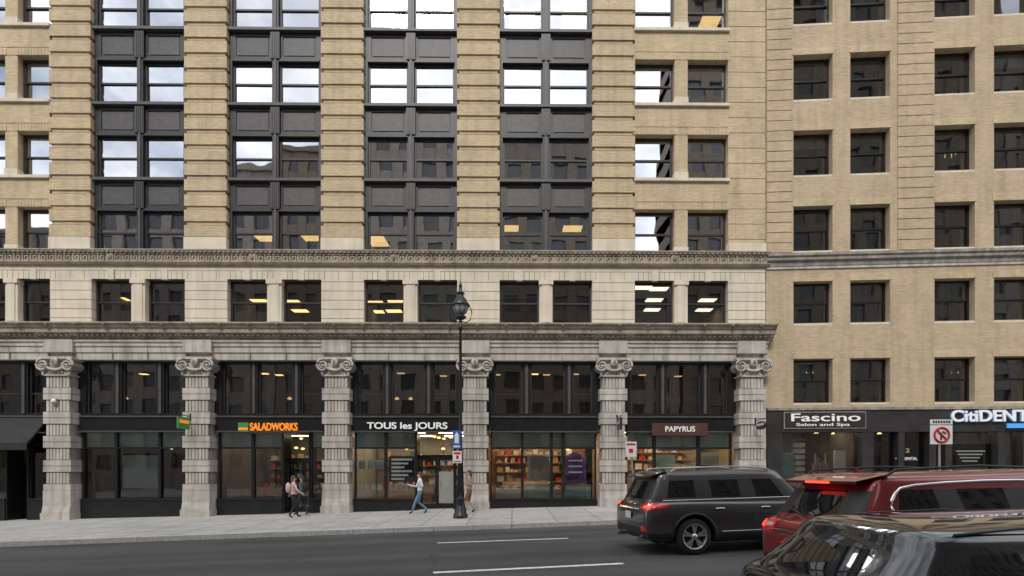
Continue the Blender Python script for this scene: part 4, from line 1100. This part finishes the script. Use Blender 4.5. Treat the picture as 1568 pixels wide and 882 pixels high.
# =================================================================== PEOPLE
def person(loc, yaw, h, shirt, pants, skin='skin', hair='hair_dark', stride=1.0, shorts=False, sleeves=True, bag=None, longhair=True, arm=(0.25,-.2), bend=.3):
    e = empty('person', loc, (0, 0, yaw)); k = h/1.72
    vs = []; ed = []; rad = []; lab = []
    def v(p, r): vs.append(Vector(p)*k); rad.append(r*k); return len(vs)-1
    def c(a, b, l): ed.append((a, b)); lab.append(l)
    pel = v((0,0,.93), .125); sp_ = v((.0,0,1.10), .112); ch = v((.01,0,1.28), .128); uc = v((.0,0,1.41), .085); nk = v((.01,0,1.50), .052); hd0 = v((.03,0,1.57), .068); hd1 = v((.025,0,1.64), .082); hd2 = v((.02,0,1.69), .05)
    c(pel,sp_,'shirt'); c(sp_,ch,'shirt'); c(ch,uc,'shirt'); c(uc,nk,'skin'); c(nk,hd0,'skin'); c(hd0,hd1,'skin'); c(hd1,hd2,'skin')
    for sd, fw in ((1, 1), (-1, -1)):
        s_ = stride
        hip = v((0, sd*.095, .88), .095)
        if fw > 0: kn = (.05+.14*s_, sd*.095, .50); an = (.02+.27*s_, sd*.09, .095); toe = (.15+.28*s_, sd*.10, .055)
        else: kn = (.02*s_+.03, sd*.09, .48); an = (-.01-.27*s_, sd*.085, .09+.08*s_); toe = (.11-.27*s_, sd*.085, .035)
        K = v(kn, .062); A_ = v(an, .042); T_ = v(toe, .035)
        mid = v(Vector((0,sd*.095,.88)).lerp(Vector(kn), .5), .08); calf = v(Vector(kn).lerp(Vector(an), .35), .058)
        c(pel,hip,'pants'); c(hip,mid,'pants'); c(mid,K,'pants'); c(K,calf,'skin' if shorts else 'pants'); c(calf,A_,'skin' if shorts else 'pants'); c(A_,T_,'shoe')
        sw = arm[0] if fw < 0 else arm[1]
        sh = v((0, sd*.165, 1.40), .060); el = (sw*.55, sd*.22, 1.13); wr_ = (sw*1.0+bend*.25, sd*.19, .90+abs(bend)*.35)
        E = v(el, .042); W_ = v(wr_, .026)
        c(uc,sh,'shirt'); c(sh,E,'shirt'); c(E,W_,'shirt' if sleeves else 'skin')
        d = (Vector(wr_)-Vector(el)).normalized()
        pm = v(Vector(wr_)+d*.05, .026); c(W_,pm,'skin')
        pc_ = Vector(wr_)+d*.07
        for fi in range(4):
            o = Vector((.024*(fi-1.5), 0, 0)); ln = (.07,.08,.075,.06)[fi]
            f1 = v(pc_+o+d*ln*.55, .009); f2_ = v(pc_+o*1.1+d*ln+Vector((0,-sd*.02,0)), .007)
            c(pm,f1,'skin'); c(f1,f2_,'skin')
        t1 = v(Vector(wr_)+d*.05+Vector((.045,-sd*.01,0)), .010); c(pm,t1,'skin')
    me = bpy.data.meshes.new('body'); me.from_pydata(vs, ed, [])
    o = bpy.data.objects.new('body', me); COL.objects.link(o)
    sk = o.modifiers.new('k', 'SKIN'); sb = o.modifiers.new('s', 'SUBSURF'); sb.levels = 2; sb.render_levels = 2
    for i, sv in enumerate(me.skin_vertices[0].data): sv.radius = (rad[i], rad[i]*(1.25 if i in (1,2,0) else 1)); sv.use_root = (i == 0)
    bpy.context.view_layer.update()
    m2 = ev_mesh(o); o.modifiers.clear(); o.data = m2; o.parent = e
    m2.materials.clear()
    L_ = ['shirt','pants','skin','shoe']; MM = {'shirt':shirt,'pants':pants,'skin':skin,'shoe':'cl_black'}
    for l in L_: m2.materials.append(MATS[MM[l]])
    for p in m2.polygons:
        q = p.center; best = 9e9; bl = 'shirt'
        for (a, b_), l in zip(ed, lab):
            A, B_ = vs[a], vs[b_]; t = max(0, min(1, (q-A).dot(B_-A)/max((B_-A).length_squared, 1e-9)))
            dd = (q-(A+(B_-A)*t)).length - (rad[a]*(1-t)+rad[b_]*t)
            if dd < best: best = dd; bl = l
        if bl == 'shirt' and q.z < .93*k and abs(q.y) < .16*k: bl = 'pants'
        p.material_index = L_.index(bl); p.use_smooth = True
    mb = MB(); q = lambda *p: tuple(Vector(p)*k)
    mb.sphere(q(.0,0,1.665), (.092*k,.085*k,.088*k), hair, 14, 10)
    if longhair: mb.sphere(q(-.055,0,1.56), (.05*k,.08*k,.14*k), hair)
    for sd in (-1, 1):
        mb.sphere(q(.105,sd*.03,1.615), .011*k, 'white_paint', 8, 6); mb.sphere(q(.115,sd*.03,1.615), .006*k, 'hair_dark', 8, 6)
        mb.sphere(q(.02,sd*.083,1.605), (.018*k,.01*k,.03*k), skin, 8, 6)
    mb.sphere(q(.118,0,1.59), (.018*k,.013*k,.022*k), skin, 8, 6); mb.sphere(q(.105,0,1.552), (.008*k,.024*k,.007*k), 'red', 8, 6)
    if bag: mb.sphere(q(-.19,0,1.25), (.10*k,.15*k,.22*k), bag, 14, 10); mb.tube([q(.0,.12,1.46),q(.13,.12,1.3),q(-.05,.14,1.1)], .018*k, bag, 6); mb.tube([q(.0,-.12,1.46),q(.13,-.12,1.3),q(-.05,-.14,1.1)], .018*k, bag, 6)
    mb.build('hair_face_and_bag', e)
def at(px, Y): x = (px-HX)/F*Y; return (x, Y, walkz(x, Y)-.003)
person(at(449, 20.0), .5, 1.66, 'cl_pink', 'cl_black', hair='hair_brown', bag='cl_pink', stride=.55)
person(at(463, 21.0), 2.9, 1.64, 'cl_teal', 'cl_black', hair='hair_dark', stride=.8, bag='cl_black')
person(at(643, 20.4), math.pi+.25, 1.68, 'cl_white', 'cl_jean', hair='hair_brown', stride=1.1, bend=.9)
person(at(719, 20.3), math.pi-.1, 1.72, 'cl_tan', 'cl_brown', skin='skin', hair='hair_brown', shorts=True, sleeves=False, stride=.7, longhair=True, bend=.8)

# =================================================================== WORLD, LIGHT, CAMERA
w = bpy.data.worlds.new('World'); S.world = w; w.use_nodes = True; nt = w.node_tree
bg = nt.nodes['Background']; sky = N(nt, 'ShaderNodeTexSky'); sky.sky_type = 'NISHITA'; sky.sun_disc = False
sky.sun_elevation = math.radians(48); sky.sun_rotation = math.radians(180)
tc = N(nt, 'ShaderNodeTexCoord'); no = N(nt, 'ShaderNodeTexNoise'); no.inputs['Scale'].default_value = 4.0; no.inputs['Detail'].default_value = 8; no.inputs['Roughness'].default_value = .55
mpn = N(nt, 'ShaderNodeMapping'); mpn.inputs['Scale'].default_value = (1, 1, 1.8); mpn.inputs['Location'].default_value = (3.1, .4, 0)
nt.links.new(tc.outputs['Generated'], mpn.inputs['Vector']); nt.links.new(mpn.outputs[0], no.inputs['Vector'])
cr_ = N(nt, 'ShaderNodeMapRange'); cr_.inputs[1].default_value = .30; cr_.inputs[2].default_value = .54; nt.links.new(no.outputs['Fac'], cr_.inputs[0])
n2 = N(nt, 'ShaderNodeTexNoise'); n2.inputs['Scale'].default_value = 7; n2.inputs['Detail'].default_value = 6; nt.links.new(mpn.outputs[0], n2.inputs['Vector'])
m3 = N(nt, 'ShaderNodeMapRange'); m3.inputs[1].default_value = .35; m3.inputs[2].default_value = .62; nt.links.new(n2.outputs['Fac'], m3.inputs[0])
cc = N(nt, 'ShaderNodeMix', data_type='RGBA'); cc.inputs[6].default_value = (10.5, 11.2, 12.4, 1); cc.inputs[7].default_value = (17.5, 17.5, 17.5, 1); nt.links.new(m3.outputs[0], cc.inputs[0])
mx = N(nt, 'ShaderNodeMix', data_type='RGBA'); nt.links.new(cr_.outputs[0], mx.inputs[0]); nt.links.new(sky.outputs[0], mx.inputs[6]); nt.links.new(cc.outputs[2], mx.inputs[7])
nt.links.new(mx.outputs[2], bg.inputs[0]); bg.inputs[1].default_value = .12
sl = bpy.data.lights.new('sun', 'SUN'); sl.energy = 2.4; sl.angle = math.radians(16); sl.color = (1, .97, .925)
so = bpy.data.objects.new('sun', sl); COL.objects.link(so); so.rotation_euler = (math.radians(42), 0, math.radians(-8)); so.location = (0,-10,40)
cam = bpy.data.cameras.new('camera'); co = bpy.data.objects.new('camera', cam); COL.objects.link(co)
co.location = (0, 0, CZ); co.rotation_euler = (math.pi/2, 0, 0)
cam.sensor_width = 36; cam.lens = F/1568*36; cam.shift_x = 0; cam.shift_y = (HY-441)/1568; cam.clip_end = 1500; cam.clip_start = .1
S.camera = co
S.view_settings.view_transform = 'Standard'; S.view_settings.look = 'None'; S.view_settings.exposure = 0
